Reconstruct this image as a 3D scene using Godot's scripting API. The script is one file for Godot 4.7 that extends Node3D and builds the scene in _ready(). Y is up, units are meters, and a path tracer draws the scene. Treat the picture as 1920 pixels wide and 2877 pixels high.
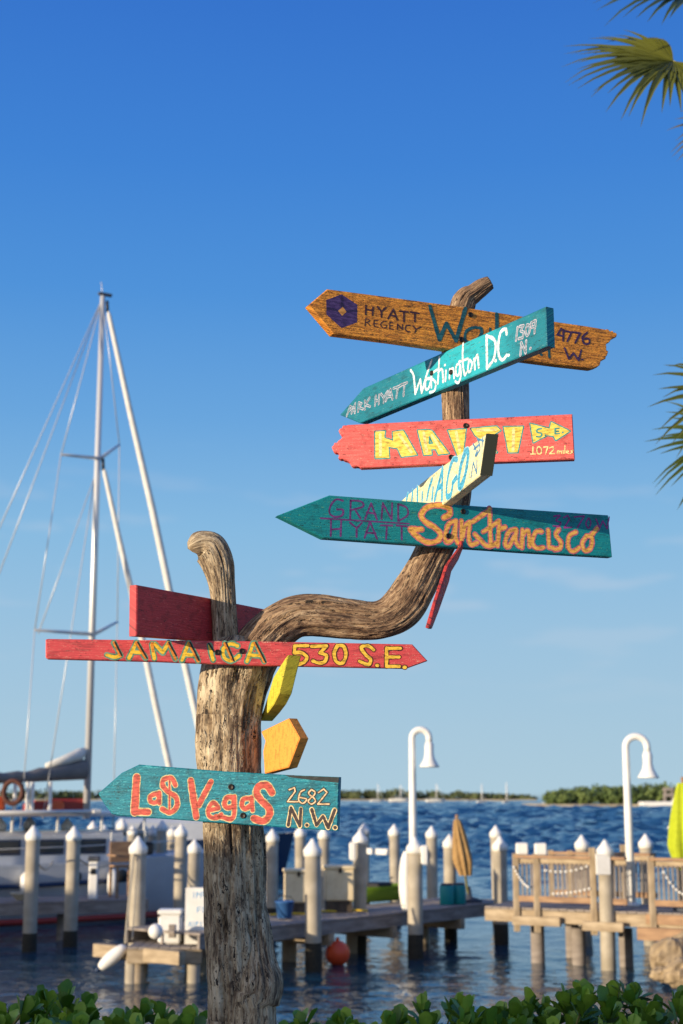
extends Node3D
# A driftwood signpost with painted boards on a planted shore, a marina with docks, piles and a moored yacht behind it.
# Metres, y up. The water is at y = 0, the planted bank at y = 1.3. The camera stands at (0, 2.8, 0) and looks towards -z.

var noise := FastNoiseLite.new()
var rng := RandomNumberGenerator.new()
var taken := {}
var cache := {}

# ------------------------------------------------------------------ helpers: nodes
func numbered(called: String) -> String:
	taken[called] = taken.get(called, 0) + 1
	return called if taken[called] == 1 else "%s_%03d" % [called, taken[called] - 1]

func thing(called: String, label: String, category: String, at := Vector3.ZERO, turn := 0.0, group := "") -> Node3D:
	var o := Node3D.new()
	o.name = numbered(called)
	add_child(o, true)
	o.position = at
	o.rotation.y = turn
	tag(o, label, category, group)
	return o

func tag(o: Node, label: String, category: String, group := "", kind := "") -> void:
	if label: o.set_meta("label", label)
	if category: o.set_meta("category", category)
	if group: o.set_meta("group", group)
	if kind: o.set_meta("kind", kind)

func obj(called: String, m: Mesh, material: Material, parent: Node = null, at := Transform3D.IDENTITY) -> MeshInstance3D:
	var o := MeshInstance3D.new()
	o.mesh = m
	o.material_override = material
	if parent == null:
		o.name = numbered(called)
		add_child(o, true)
	else:
		o.name = called
		parent.add_child(o, true)
	o.transform = at
	return o

func struct(called: String, m: Mesh, material: Material, label := "") -> MeshInstance3D:
	var o := obj(called, m, material)
	tag(o, label, "", "", "structure")
	return o

# ------------------------------------------------------------------ helpers: shapes
func begin(smooth := false) -> SurfaceTool:
	var st := SurfaceTool.new()
	st.begin(Mesh.PRIMITIVE_TRIANGLES)
	st.set_smooth_group(0 if smooth else -1)
	return st

func done(st: SurfaceTool) -> ArrayMesh:
	st.generate_normals()
	return st.commit()

func tri(st: SurfaceTool, a: Vector3, b: Vector3, c: Vector3, out: Vector3, ua := Vector2.ZERO, ub := Vector2.ZERO, uc := Vector2.ZERO) -> void:
	var flip := (b - a).cross(c - a).dot(out) > 0.0
	st.set_uv(ua)
	st.add_vertex(a)
	st.set_uv(uc if flip else ub)
	st.add_vertex(c if flip else b)
	st.set_uv(ub if flip else uc)
	st.add_vertex(b if flip else c)

func quad(st: SurfaceTool, a: Vector3, b: Vector3, c: Vector3, d: Vector3, out: Vector3) -> void:
	tri(st, a, b, c, out, Vector2(0, 0), Vector2(1, 0), Vector2(1, 1))
	tri(st, a, c, d, out, Vector2(0, 0), Vector2(1, 1), Vector2(0, 1))

# a box with chamfered edges
func box(st: SurfaceTool, size: Vector3, xf := Transform3D.IDENTITY, ch := 0.0) -> void:
	var h := size * 0.5
	var k: float = minf(ch, minf(h.x, minf(h.y, h.z)) * 0.45)
	for ax in 3:
		for s in [-1.0, 1.0]:
			var u: int = (ax + 1) % 3
			var v: int = (ax + 2) % 3
			var ps: Array = []
			for c in [[-1, -1], [1, -1], [1, 1], [-1, 1]]:
				var p := Vector3.ZERO
				p[ax] = s * h[ax]
				p[u] = c[0] * (h[u] - k)
				p[v] = c[1] * (h[v] - k)
				ps.append(xf * p)
			var n := Vector3.ZERO
			n[ax] = s
			quad(st, ps[0], ps[1], ps[2], ps[3], xf.basis * n)
			if k > 0.0 and s > 0.0:
				for cu in [-1.0, 1.0]:
					for cv in [-1.0, 1.0]:
						# the chamfer strip that runs along ax at the corner (cu, cv)
						var e: Array = []
						for q in [[-1, 0], [1, 0], [1, 1], [-1, 1]]:
							var p2 := Vector3.ZERO
							p2[ax] = q[0] * (h[ax] - k)
							p2[u] = cu * (h[u] - (k if q[1] == 1 else 0.0))
							p2[v] = cv * (h[v] - (0.0 if q[1] == 1 else k))
							e.append(xf * p2)
						var n2 := Vector3.ZERO
						n2[u] = cu
						n2[v] = cv
						quad(st, e[0], e[1], e[2], e[3], xf.basis * n2)

func box_mesh(size: Vector3, ch := 0.0) -> ArrayMesh:
	var key := "box%s%s" % [size, ch]
	if not cache.has(key):
		var st := begin()
		box(st, size, Transform3D.IDENTITY, ch)
		cache[key] = done(st)
	return cache[key]

# a straight bar between two points with a width (across) and a height
func bar(called: String, a: Vector3, b: Vector3, w: float, h: float, material: Material, parent: Node = null, ch := 0.006) -> MeshInstance3D:
	var d := b - a
	var x := d.normalized()
	var up := Vector3.UP if absf(x.y) < 0.95 else Vector3.BACK
	var z := x.cross(up).normalized()
	var y := z.cross(x).normalized()
	return obj(called, box_mesh(Vector3(snappedf(d.length(), 0.001), h, w), ch), material, parent, Transform3D(Basis(x, y, z), (a + b) * 0.5))

func frame_of(t: Vector3) -> Array:
	var side := t.cross(Vector3.BACK)
	if side.length() < 0.05:
		side = t.cross(Vector3.UP)
	side = side.normalized()
	return [side, t.cross(side).normalized()]

# a round tube through points
func tube(st: SurfaceTool, pts: Array, radii, sides := 10, caps := true) -> void:
	var n := pts.size()
	var rings: Array = []
	var side := Vector3.ZERO
	for i in n:
		var t: Vector3 = (pts[mini(i + 1, n - 1)] - pts[maxi(i - 1, 0)]).normalized()
		if i == 0:
			side = frame_of(t)[0]
		side = (side - t * side.dot(t)).normalized()
		var other := t.cross(side)
		var r: float = radii[i] if radii is Array else radii
		var ring: Array = []
		for k in sides:
			var a := TAU * k / sides
			ring.append(pts[i] + (side * cos(a) + other * sin(a)) * r)
		rings.append(ring)
	for i in n - 1:
		for k in sides:
			var k2 := (k + 1) % sides
			var out: Vector3 = rings[i][k] + rings[i][k2] - pts[i] * 2.0
			if out.length() < 1e-5:
				out = rings[i + 1][k] + rings[i + 1][k2] - pts[i + 1] * 2.0
			var v0 := float(i) / n
			var v1 := float(i + 1) / n
			var u0 := float(k) / sides
			var u1 := float(k + 1) / sides
			tri(st, rings[i][k], rings[i][k2], rings[i + 1][k2], out, Vector2(u0, v0), Vector2(u1, v0), Vector2(u1, v1))
			tri(st, rings[i][k], rings[i + 1][k2], rings[i + 1][k], out, Vector2(u0, v0), Vector2(u1, v1), Vector2(u0, v1))
	if caps:
		for e in [0, n - 1]:
			var out2: Vector3 = (pts[0] - pts[1]) if e == 0 else (pts[n - 1] - pts[n - 2])
			for k in sides:
				tri(st, pts[e], rings[e][k], rings[e][(k + 1) % sides], out2)

func tube_mesh(pts: Array, radii, sides := 10, caps := true) -> ArrayMesh:
	var st := begin(true)
	tube(st, pts, radii, sides, caps)
	return done(st)

# a turned shape about y: profile of Vector2(radius, height)
func lathe(st: SurfaceTool, profile: Array, sides := 20, xf := Transform3D.IDENTITY) -> void:
	for i in profile.size() - 1:
		var p: Vector2 = profile[i]
		var q: Vector2 = profile[i + 1]
		var slope := Vector2(q.y - p.y, p.x - q.x)
		for k in sides:
			var a := TAU * k / sides
			var b := TAU * (k + 1) / sides
			var m := (a + b) * 0.5
			var out := xf.basis * Vector3(cos(m) * slope.x, slope.y, sin(m) * slope.x)
			var p0 := xf * Vector3(cos(a) * p.x, p.y, sin(a) * p.x)
			var p1 := xf * Vector3(cos(b) * p.x, p.y, sin(b) * p.x)
			var q0 := xf * Vector3(cos(a) * q.x, q.y, sin(a) * q.x)
			var q1 := xf * Vector3(cos(b) * q.x, q.y, sin(b) * q.x)
			if p.x > 1e-5: tri(st, p0, p1, q1, out, Vector2(a, p.y), Vector2(b, p.y), Vector2(b, q.y))
			if q.x > 1e-5: tri(st, p0, q1, q0, out, Vector2(a, p.y), Vector2(b, q.y), Vector2(a, q.y))

func lathe_mesh(profile: Array, sides := 20, smooth := true) -> ArrayMesh:
	var st := begin(smooth)
	lathe(st, profile, sides)
	return done(st)

func outline(points: Array) -> PackedVector2Array:
	var p := PackedVector2Array()
	for i in range(0, points.size(), 2):
		p.append(Vector2(points[i], points[i + 1]) * 0.001)
	return p

func inset(poly: PackedVector2Array, k: float) -> PackedVector2Array:
	var n := poly.size()
	var area := 0.0
	for i in n:
		area += poly[i].cross(poly[(i + 1) % n])
	var s := 1.0 if area > 0.0 else -1.0
	var r := PackedVector2Array()
	for i in n:
		var a := (poly[i] - poly[(i + n - 1) % n]).normalized()
		var b := (poly[(i + 1) % n] - poly[i]).normalized()
		var na := Vector2(-a.y, a.x) * s
		var nb := Vector2(-b.y, b.x) * s
		var m := (na + nb)
		var l := maxf(m.length(), 0.6)
		r.append(poly[i] + m.normalized() * k * minf(2.0 / l, 1.6))
	return r

# a board: the outline lies in the xy plane with its front at z = 0 and reaches back to z = -t; edges chamfered
func plank(poly: PackedVector2Array, t: float, ch: float, rough := 0.0) -> ArrayMesh:
	var st := begin()
	var n := poly.size()
	var lo := poly[0]
	var hi := poly[0]
	for p in poly:
		lo = lo.min(p)
		hi = hi.max(p)
	var span := hi - lo
	var mid := Vector2.ZERO
	for p in poly:
		mid += p / n
	var small := inset(poly, ch)
	var uv := func(p: Vector2, z: float) -> Vector2: return Vector2((p.x - lo.x) / span.x, 1.0 - (p.y - lo.y + z * 0.7) / span.y)
	var tris := Geometry2D.triangulate_polygon(small)
	if tris.is_empty():
		small = poly
		tris = Geometry2D.triangulate_polygon(poly)
	for i in range(0, tris.size(), 3):
		var a := small[tris[i]]
		var b := small[tris[i + 1]]
		var c := small[tris[i + 2]]
		tri(st, Vector3(a.x, a.y, 0), Vector3(b.x, b.y, 0), Vector3(c.x, c.y, 0), Vector3.BACK, uv.call(a, 0), uv.call(b, 0), uv.call(c, 0))
		tri(st, Vector3(a.x, a.y, -t), Vector3(b.x, b.y, -t), Vector3(c.x, c.y, -t), Vector3.FORWARD, uv.call(a, 0), uv.call(b, 0), uv.call(c, 0))
	var area := 0.0
	for i in n:
		area += poly[i].cross(poly[(i + 1) % n])
	for i in n:
		var j := (i + 1) % n
		var e := poly[j] - poly[i]
		var nn := Vector2(e.y, -e.x) * (1.0 if area > 0.0 else -1.0)
		var out := Vector3(nn.x, nn.y, 0)
		var ring: Array = [[small, 0.0], [poly, -ch], [poly, -t + ch], [small, -t]]
		for k in 3:
			var r0: PackedVector2Array = ring[k][0]
			var r1: PackedVector2Array = ring[k + 1][0]
			var z0: float = ring[k][1]
			var z1: float = ring[k + 1][1]
			var w := Vector3(0, 0, [0.5, 0.0, -0.5][k] * nn.length())
			tri(st, Vector3(r0[i].x, r0[i].y, z0), Vector3(r0[j].x, r0[j].y, z0), Vector3(r1[j].x, r1[j].y, z1), out + w, uv.call(r0[i], z0), uv.call(r0[j], z0), uv.call(r1[j], z1))
			tri(st, Vector3(r0[i].x, r0[i].y, z0), Vector3(r1[j].x, r1[j].y, z1), Vector3(r1[i].x, r1[i].y, z1), out + w, uv.call(r0[i], z0), uv.call(r1[j], z1), uv.call(r1[i], z1))
	return done(st)

# brush strokes of paint: each is [width, bent or straight, x, y, x, y ...] in millimetres on the board's face
func brush(strokes: Array, lift: float) -> ArrayMesh:
	var st := begin()
	var step := 0
	for s in strokes:
		var w: float = s[0] * 0.0005
		var ps: Array = []
		for i in range(2, s.size(), 2):
			ps.append(Vector2(s[i], s[i + 1]) * 0.001)
		if s[1] == 1 and ps.size() > 2:
			var bent: Array = []
			for i in ps.size() - 1:
				for k in 5:
					bent.append(ps[i].cubic_interpolate(ps[i + 1], ps[maxi(i - 1, 0)], ps[mini(i + 2, ps.size() - 1)], k / 5.0))
			bent.append(ps[-1])
			ps = bent
		# split long pulls so that the edge can wander like a real brush
		var fine: Array = []
		for i in ps.size() - 1:
			var k := maxi(1, int(ps[i].distance_to(ps[i + 1]) / maxf(w * 1.3, 0.006)))
			for j in k:
				fine.append(ps[i].lerp(ps[i + 1], float(j) / k))
		fine.append(ps[-1])
		for i in fine.size():
			fine[i] += Vector2(noise.get_noise_2d(step * 53.0 + i * 61.0, 9.0), noise.get_noise_2d(step * 41.0 + i * 47.0, 90.0)) * w * 0.15
		ps = fine
		for i in ps.size() - 1:
			step += 1
			var z := lift + (step % 9) * 0.000012
			var a: Vector2 = ps[i]
			var b: Vector2 = ps[i + 1]
			var d := (b - a)
			if d.length() < 0.0002:
				d = Vector2(0.0002, 0)
			d = d.normalized()
			var ring: Array = []
			var w0 := w * (1.0 + 0.28 * noise.get_noise_2d(step * 37.0, s[2]))
			for k in 7:
				ring.append(a + (-d).rotated(-PI / 2 + PI * k / 6.0) * w0)
			for k in 7:
				ring.append(b + d.rotated(-PI / 2 + PI * k / 6.0) * w0)
			var c := (a + b) * 0.5
			for k in 14:
				var p: Vector2 = ring[k]
				var q: Vector2 = ring[(k + 1) % 14]
				tri(st, Vector3(c.x, c.y, z), Vector3(p.x, p.y, z), Vector3(q.x, q.y, z), Vector3.BACK, c * 6.0, p * 6.0, q * 6.0)
	return done(st)

func fill(shapes: Array, lift: float) -> ArrayMesh:
	var st := begin()
	for s in shapes:
		var poly := outline(s.slice(2))
		var t := Geometry2D.triangulate_polygon(poly)
		for i in range(0, t.size(), 3):
			var a := poly[t[i]]
			var b := poly[t[i + 1]]
			var c := poly[t[i + 2]]
			tri(st, Vector3(a.x, a.y, lift), Vector3(b.x, b.y, lift), Vector3(c.x, c.y, lift), Vector3.BACK, a * 6.0, b * 6.0, c * 6.0)
	return done(st)

# ------------------------------------------------------------------ helpers: materials
func srgb(r: float, g: float, b: float) -> Color:
	return Color(r / 255.0, g / 255.0, b / 255.0)

func plain(c: Color, rough := 0.6, metal := 0.0) -> StandardMaterial3D:
	var m := StandardMaterial3D.new()
	m.albedo_color = c
	m.roughness = rough
	m.metallic = metal
	return m

func picture(w: int, h: int, pixel: Callable) -> Image:
	var im := Image.create(w, h, false, Image.FORMAT_RGB8)
	for y in h:
		for x in w:
			im.set_pixel(x, y, pixel.call(x, y))
	return im

# a surface with cloudy patches and fine grain between two colours, laid in the object's own axes
func weathered(a: Color, b: Color, rough: float, scale: Vector3, seed_: int, fine := 0.35) -> StandardMaterial3D:
	var n1 := FastNoiseLite.new()
	n1.seed = seed_
	n1.frequency = 0.02
	n1.fractal_octaves = 5
	var im := picture(192, 192, func(x, y):
		# wrapped by blending two copies, so that the repeat has no seam
		var fx: float = x / 192.0
		var v: float = lerpf(n1.get_noise_2d(x, y), n1.get_noise_2d(x - 192, y), fx)
		var v2: float = lerpf(n1.get_noise_2d(x, y - 192), n1.get_noise_2d(x - 192, y - 192), fx)
		v = lerpf(v, v2, y / 192.0)
		v += fine * 0.5 * n1.get_noise_2d(x * 9.0, y * 9.0)
		return a.lerp(b, clampf(0.5 + v * 1.3, 0.0, 1.0)))
	im.generate_mipmaps()
	var m := StandardMaterial3D.new()
	m.albedo_texture = ImageTexture.create_from_image(im)
	m.roughness = rough
	m.uv1_triplanar = true
	m.uv1_scale = scale
	return m

# painted board: long brush streaks, bare wood where the paint has worn, small dents
func paint(base: Color, streak: Color, bare: Color, seed_: int, vary := 0.5, wear := 0.15, patch = null, bump := 0.5) -> StandardMaterial3D:
	var n1 := FastNoiseLite.new()
	n1.seed = seed_
	n1.frequency = 1.0
	n1.fractal_octaves = 3
	var w := 640
	var h := 96
	var high := Image.create(w, h, false, Image.FORMAT_RGB8)
	var im := picture(w, h, func(x, y):
		var s: float = n1.get_noise_2d(x * 0.012, y * 0.30)
		var f: float = n1.get_noise_2d(x * 0.09 + 40.0, y * 0.9)
		var c: Color = base.lerp(streak, clampf(0.42 + (s + 0.5 * f) * 1.5 * vary, 0.0, 1.0))
		if patch != null:
			# a lighter patch spread in speckles
			var q: float = absf(x / float(w) - patch[0]) / patch[1]
			var cover: float = clampf(1.15 - q * q * 1.1, 0.0, 1.0) + 0.35 * n1.get_noise_2d(x * 0.5, y * 0.5) * clampf(1.6 - q, 0.0, 1.0)
			c = c.lerp(patch[2], clampf(cover, 0.0, 1.0) * 0.85)
		var k: float = n1.get_noise_2d(x * 0.03 + 900.0, y * 0.22) + 0.5 * n1.get_noise_2d(x * 0.4, y * 0.6 + 70.0)
		var edge: float = minf(minf(y, h - 1 - y) / 5.0, minf(x, w - 1 - x) / 7.0)
		var lim: float = 0.62 - wear * 0.6 - (0.30 * wear * 3.0 if edge < 1.0 else 0.0)
		var worn := k > lim
		if worn:
			c = c.lerp(bare, 0.75)
		# drying cracks along the grain, and grime in spots
		var split: float = absf(n1.get_noise_2d(x * 0.007 + 300.0, y * 0.11 + 55.0))
		if split < 0.009 and n1.get_noise_2d(x * 0.02, y * 0.05 + 400.0) > 0.0:
			c = c.lerp(Color(0.07, 0.05, 0.04), 0.7)
		var grime: float = n1.get_noise_2d(x * 0.022 + 700.0, y * 0.035)
		if grime > 0.15:
			c = c.lerp(c.darkened(0.35), clampf((grime - 0.15) * 1.2, 0.0, 0.4))
		high.set_pixel(x, y, Color.from_hsv(0, 0, clampf(0.5 + 0.4 * s + 0.35 * f - (0.25 if worn else 0.0), 0, 1)))
		return c)
	im.generate_mipmaps()
	var m := StandardMaterial3D.new()
	m.albedo_texture = ImageTexture.create_from_image(im)
	high.bump_map_to_normal_map(2.0)
	m.normal_enabled = true
	m.normal_texture = ImageTexture.create_from_image(high)
	m.normal_scale = bump
	m.roughness = 0.62
	m.texture_repeat = true
	return m

# a thin coat of paint for lettering, a little uneven
func coat(c: Color, seed_: int) -> StandardMaterial3D:
	var key := "coat%s" % c
	if not cache.has(key):
		var n1 := FastNoiseLite.new()
		n1.seed = seed_
		n1.frequency = 0.09
		n1.fractal_octaves = 3
		var im := picture(96, 96, func(x, y):
			var v: float = n1.get_noise_2d(x * 0.6, y * 2.2) + 0.5 * n1.get_noise_2d(x * 7.0, y * 7.0)
			return c.darkened(clampf(v * 0.5, 0.0, 0.38)) if v > 0.0 else c.lightened(clampf(-v * 0.2, 0.0, 0.16)))
		var m := StandardMaterial3D.new()
		m.albedo_texture = ImageTexture.create_from_image(im)
		m.roughness = 0.6
		cache[key] = m
	return cache[key]

# silvered driftwood: u runs round the limb, v along it
func driftwood(seed_: int, pale: Color, tan_: Color, dark: Color) -> StandardMaterial3D:
	var n1 := FastNoiseLite.new()
	n1.seed = seed_
	n1.frequency = 1.0
	n1.fractal_octaves = 4
	var w := 512
	var h := 1024
	var high := Image.create(w, h, false, Image.FORMAT_RGB8)
	var im := picture(w, h, func(x, y):
		var a: float = TAU * x / float(w)
		var cx: float = cos(a)
		var cz: float = sin(a)
		var warp: float = 0.16 * n1.get_noise_3d(cx * 2.0, cz * 2.0, y * 0.006)
		var fib: float = n1.get_noise_3d((cx + warp) * 7.0, (cz + warp) * 7.0, y * 0.006)
		var fin: float = n1.get_noise_3d((cx + warp) * 26.0, (cz + warp) * 26.0, y * 0.014 + 9.0)
		var blot: float = n1.get_noise_3d(cx * 1.6 + 20.0, cz * 1.6, y * 0.006)
		var fleck: float = n1.get_noise_3d(cx * 6.0 + 50.0, cz * 6.0, y * 0.030)
		var v: float = 0.46 + fib * 0.6 + fin * 0.42 + blot * 0.75
		var c: Color = tan_.lerp(pale, clampf(v * 1.5 - 0.55, 0, 1)) if v > 0.36 else tan_.lerp(dark, clampf((0.36 - v) * 2.4, 0, 1))
		if fleck > 0.18:
			c = c.lerp(pale, clampf((fleck - 0.22) * 4.0, 0, 0.4))
		if fleck < -0.26:
			c = c.lerp(dark, clampf((-0.30 - fleck) * 5.0, 0, 0.5))
		var crack: float = absf(n1.get_noise_3d((cx + warp) * 3.2 + 70.0, (cz + warp) * 3.2, y * 0.0022))
		if crack < 0.019:
			c = c.lerp(srgb(24, 17, 12), 0.9)
		high.set_pixel(x, y, Color.from_hsv(0, 0, clampf(0.5 + fib * 0.5 + fin * 0.5 - (0.5 if crack < 0.016 else 0.0), 0, 1)))
		return c)
	im.generate_mipmaps()
	high.bump_map_to_normal_map(5.0)
	var m := StandardMaterial3D.new()
	m.albedo_texture = ImageTexture.create_from_image(im)
	m.normal_enabled = true
	m.normal_texture = ImageTexture.create_from_image(high)
	m.normal_scale = 0.8
	m.roughness = 0.85
	return m

# a gnarled limb: lobed section, ridges, splits; appended to one mesh
func limb(st: SurfaceTool, ctrl: Array, sides: int, step: float, seed_: int, round_end := false) -> void:
	# ctrl: [Vector3, radius] pairs
	var pts: Array = []
	var rad: Array = []
	for i in ctrl.size() - 1:
		var p0: Vector3 = ctrl[maxi(i - 1, 0)][0]
		var p1: Vector3 = ctrl[i][0]
		var p2: Vector3 = ctrl[i + 1][0]
		var p3: Vector3 = ctrl[mini(i + 2, ctrl.size() - 1)][0]
		var k := maxi(2, int(p1.distance_to(p2) / step))
		for j in k:
			var t := float(j) / k
			pts.append(p1.cubic_interpolate(p2, p0, p3, t))
			rad.append(cubic_interpolate(ctrl[i][1], ctrl[i + 1][1], ctrl[maxi(i - 1, 0)][1], ctrl[mini(i + 2, ctrl.size() - 1)][1], t))
	pts.append(ctrl[-1][0])
	rad.append(ctrl[-1][1])
	var n := pts.size()
	var rings: Array = []
	var side := Vector3.ZERO
	var along := 0.0
	var vs: Array = []
	var lump := RandomNumberGenerator.new()
	lump.seed = seed_
	var total := 0.0
	for i in n - 1:
		total += pts[i].distance_to(pts[i + 1])
	var knots: Array = []
	for i in int(total * 7.0) + 2:
		knots.append([lump.randf() * total, lump.randf() * TAU, lump.randf_range(0.35, 0.7), lump.randf_range(-0.10, 0.16)])
	for i in n:
		var t: Vector3 = (pts[mini(i + 1, n - 1)] - pts[maxi(i - 1, 0)]).normalized()
		if i == 0:
			side = Vector3.BACK
		side = (side - t * side.dot(t)).normalized()
		var other := t.cross(side)
		if i > 0:
			along += pts[i].distance_to(pts[i - 1])
		vs.append(along / 0.9)
		var ring: Array = []
		for k in sides + 1:
			var a := TAU * (k % sides) / sides
			var cx := cos(a)
			var cy := sin(a)
			var q := 1.0
			q += 0.20 * noise.get_noise_3d(cx * 55.0 + seed_, cy * 55.0, along * 130.0)
			q += 0.12 * noise.get_noise_3d(cx * 190.0 + seed_, cy * 190.0, along * 150.0)
			q += 0.05 * noise.get_noise_3d(cx * 600.0, cy * 600.0 + seed_, along * 260.0)
			var sp := absf(noise.get_noise_3d(cx * 170.0 + 500.0 + seed_, cy * 170.0, along * 55.0))
			if sp < 0.04:
				q -= 0.18 * (1.0 - sp / 0.04)
			for kn in knots:
				var dv: float = (along - kn[0]) / rad[i] * 0.6
				if absf(dv) < 1.6:
					var da: float = angle_difference(a, kn[1])
					var g: float = (dv * dv + da * da) / (kn[2] * kn[2])
					if g < 4.0:
						q += kn[3] * (exp(-g) - 0.55 * exp(-g * 7.0))
			ring.append(pts[i] + (side * cx + other * cy) * rad[i] * q)
		rings.append(ring)
	for i in n - 1:
		for k in sides:
			var out: Vector3 = rings[i][k] - pts[i]
			var u0 := float(k) / sides
			var u1 := float(k + 1) / sides
			tri(st, rings[i][k], rings[i][k + 1], rings[i + 1][k + 1], out, Vector2(u0, vs[i]), Vector2(u1, vs[i]), Vector2(u1, vs[i + 1]))
			tri(st, rings[i][k], rings[i + 1][k + 1], rings[i + 1][k], out, Vector2(u0, vs[i]), Vector2(u1, vs[i + 1]), Vector2(u0, vs[i + 1]))
	var tip: Vector3 = pts[n - 1] + (pts[n - 1] - pts[n - 2]).normalized() * (rad[n - 1] * 0.5 if round_end else 0.002)
	for k in sides:
		tri(st, tip, rings[n - 1][k], rings[n - 1][k + 1], pts[n - 1] - pts[n - 2], Vector2(0.5, vs[n - 1] + 0.03), Vector2(float(k) / sides, vs[n - 1]), Vector2(float(k + 1) / sides, vs[n - 1]))

# ------------------------------------------------------------------ things
func concrete_pile(at: Vector3, r: float, deep: float, label: String, group: String) -> Node3D:
	# at is the point of the cap; the pile runs down into the water
	var t := thing("dock_pile", label, "pile", Vector3(at.x, 0, at.z), rng.randf() * TAU, group)
	var cap := r * 1.75
	obj("sleeve", lathe_mesh([Vector2(0, -deep), Vector2(r, -deep), Vector2(r, 0.4), Vector2(r * 1.004, at.y - cap), Vector2(0, at.y - cap)], 24), mats.pile, t)
	obj("cap", lathe_mesh([Vector2(r * 1.02, at.y - cap - 0.06), Vector2(r * 1.13, at.y - cap - 0.055), Vector2(r * 1.16, at.y - cap + 0.02), Vector2(r * 1.14, at.y - cap + 0.05), Vector2(r * 0.62, at.y - cap * 0.42), Vector2(r * 0.16, at.y - 0.012), Vector2(0, at.y)], 24), mats.white, t)
	if group in ["piles along the pier", "piles along the side dock", "piles out in the basin"] and not label.contains("notice"):
		# a dark brown band round the lower part of the pile
		var top := rng.randf_range(0.30, 0.52)
		obj("dark_band", lathe_mesh([Vector2(r * 1.0, -deep), Vector2(r * 1.05, -0.2), Vector2(r * 1.06, top * 0.6), Vector2(r * 1.03, top * 0.9), Vector2(r * 1.0, top)], 24), mats.band_brown, t)
	t.rotation.z = rng.randf_range(-0.014, 0.014)
	return t

func light_post(base: Vector3, top: float, reach: float, r: float, label: String, turn := 0.0) -> void:
	# a swan neck: the pole rises, bends over in a half circle and carries a bell shade
	var t := thing("lamp_post", label, "lamp post", base, turn, "white swan neck lamps on the docks")
	var h := top - base.y
	var arc := reach * 0.5
	var pts: Array = [Vector3(0, 0, 0), Vector3(0, h * 0.5, 0)]
	for k in 13:
		var a := PI - PI * k / 12.0
		pts.append(Vector3(arc + cos(a) * arc, h - arc + sin(a) * arc, 0))
	pts.append(Vector3(reach, h - arc - 0.08, 0))
	var rad: Array = []
	for i in pts.size():
		rad.append(r if i > 1 else r * 1.15)
	obj("pole", tube_mesh(pts, rad, 14), mats.white, t)
	obj("base_flange", lathe_mesh([Vector2(0, 0.001), Vector2(r * 2.4, 0.001), Vector2(r * 2.4, 0.03), Vector2(r * 1.3, 0.06), Vector2(0, 0.06)], 18), mats.white, t)
	var s := 0.168
	var y := h - arc - 0.06
	obj("bell_shade", lathe_mesh([Vector2(0, y), Vector2(s * 0.42, y - 0.02), Vector2(s * 0.52, y - 0.08), Vector2(s * 0.50, y - 0.22), Vector2(s * 0.62, y - 0.32), Vector2(s * 0.95, y - 0.42), Vector2(s * 1.12, y - 0.47), Vector2(s * 1.08, y - 0.48), Vector2(s * 0.9, y - 0.42), Vector2(s * 0.56, y - 0.31), Vector2(s * 0.4, y - 0.2), Vector2(0, y - 0.1)], 24), mats.white, t, Transform3D(Basis.IDENTITY, Vector3(reach, 0, 0)))
	obj("bulb", lathe_mesh([Vector2(0, y - 0.2), Vector2(s * 0.25, y - 0.24), Vector2(s * 0.28, y - 0.32), Vector2(0, y - 0.38)], 12), mats.milk, t, Transform3D(Basis.IDENTITY, Vector3(reach, 0, 0)))

# a boat's hull: stations from the stern (x = 0) to the bow (x = length)
func hull_mesh(length: float, beam: float, sheer: float, draft: float, flare := 0.75, transom := 0.8) -> ArrayMesh:
	var st := begin(true)
	var rows: Array = []
	var n := 18
	for i in n + 1:
		var t := float(i) / n
		var b := beam * 0.5 * (transom + (1.0 - transom) * sin(minf(t / 0.45, 1.0) * PI / 2)) * (1.0 if t < 0.45 else cos(pow((t - 0.45) / 0.55, 1.7) * PI / 2 * 0.995))
		var top := sheer * (1.0 + 0.22 * t * t)
		var row: Array = []
		for k in 9:
			var a := float(k) / 8.0
			var w := b * (flare + (1.0 - flare) * (1.0 - a)) * pow(cos(a * PI / 2 * 0.96), 0.45)
			row.append(Vector3(length * t * (1.0 - 0.06 * a * t), top - (top + draft) * a, w))
		rows.append(row)
	for i in n:
		for k in 8:
			for s in [-1.0, 1.0]:
				var q := func(p: Vector3) -> Vector3: return Vector3(p.x, p.y, p.z * s)
				var out := Vector3(0, -0.3 - 0.05 * k, s)
				tri(st, q.call(rows[i][k]), q.call(rows[i + 1][k]), q.call(rows[i + 1][k + 1]), out)
				tri(st, q.call(rows[i][k]), q.call(rows[i + 1][k + 1]), q.call(rows[i][k + 1]), out)
		# the deck, a hand below the rail
		var d := Vector3(0, -0.06, 0)
		var a0: Vector3 = rows[i][0] + d
		var a1: Vector3 = rows[i + 1][0] + d
		tri(st, a0, a1, Vector3(a1.x, a1.y, -a1.z), Vector3.UP)
		tri(st, a0, Vector3(a1.x, a1.y, -a1.z), Vector3(a0.x, a0.y, -a0.z), Vector3.UP)
	for k in 8:
		var p: Vector3 = rows[0][k]
		var q2: Vector3 = rows[0][k + 1]
		tri(st, p, q2, Vector3(q2.x, q2.y, -q2.z), Vector3.LEFT)
		tri(st, p, Vector3(q2.x, q2.y, -q2.z), Vector3(p.x, p.y, -p.z), Vector3.LEFT)
	return done(st)

func rope(called: String, pts: Array, r: float, m: Material, parent: Node) -> MeshInstance3D:
	return obj(called, tube_mesh(pts, r, 6), m, parent)

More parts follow.
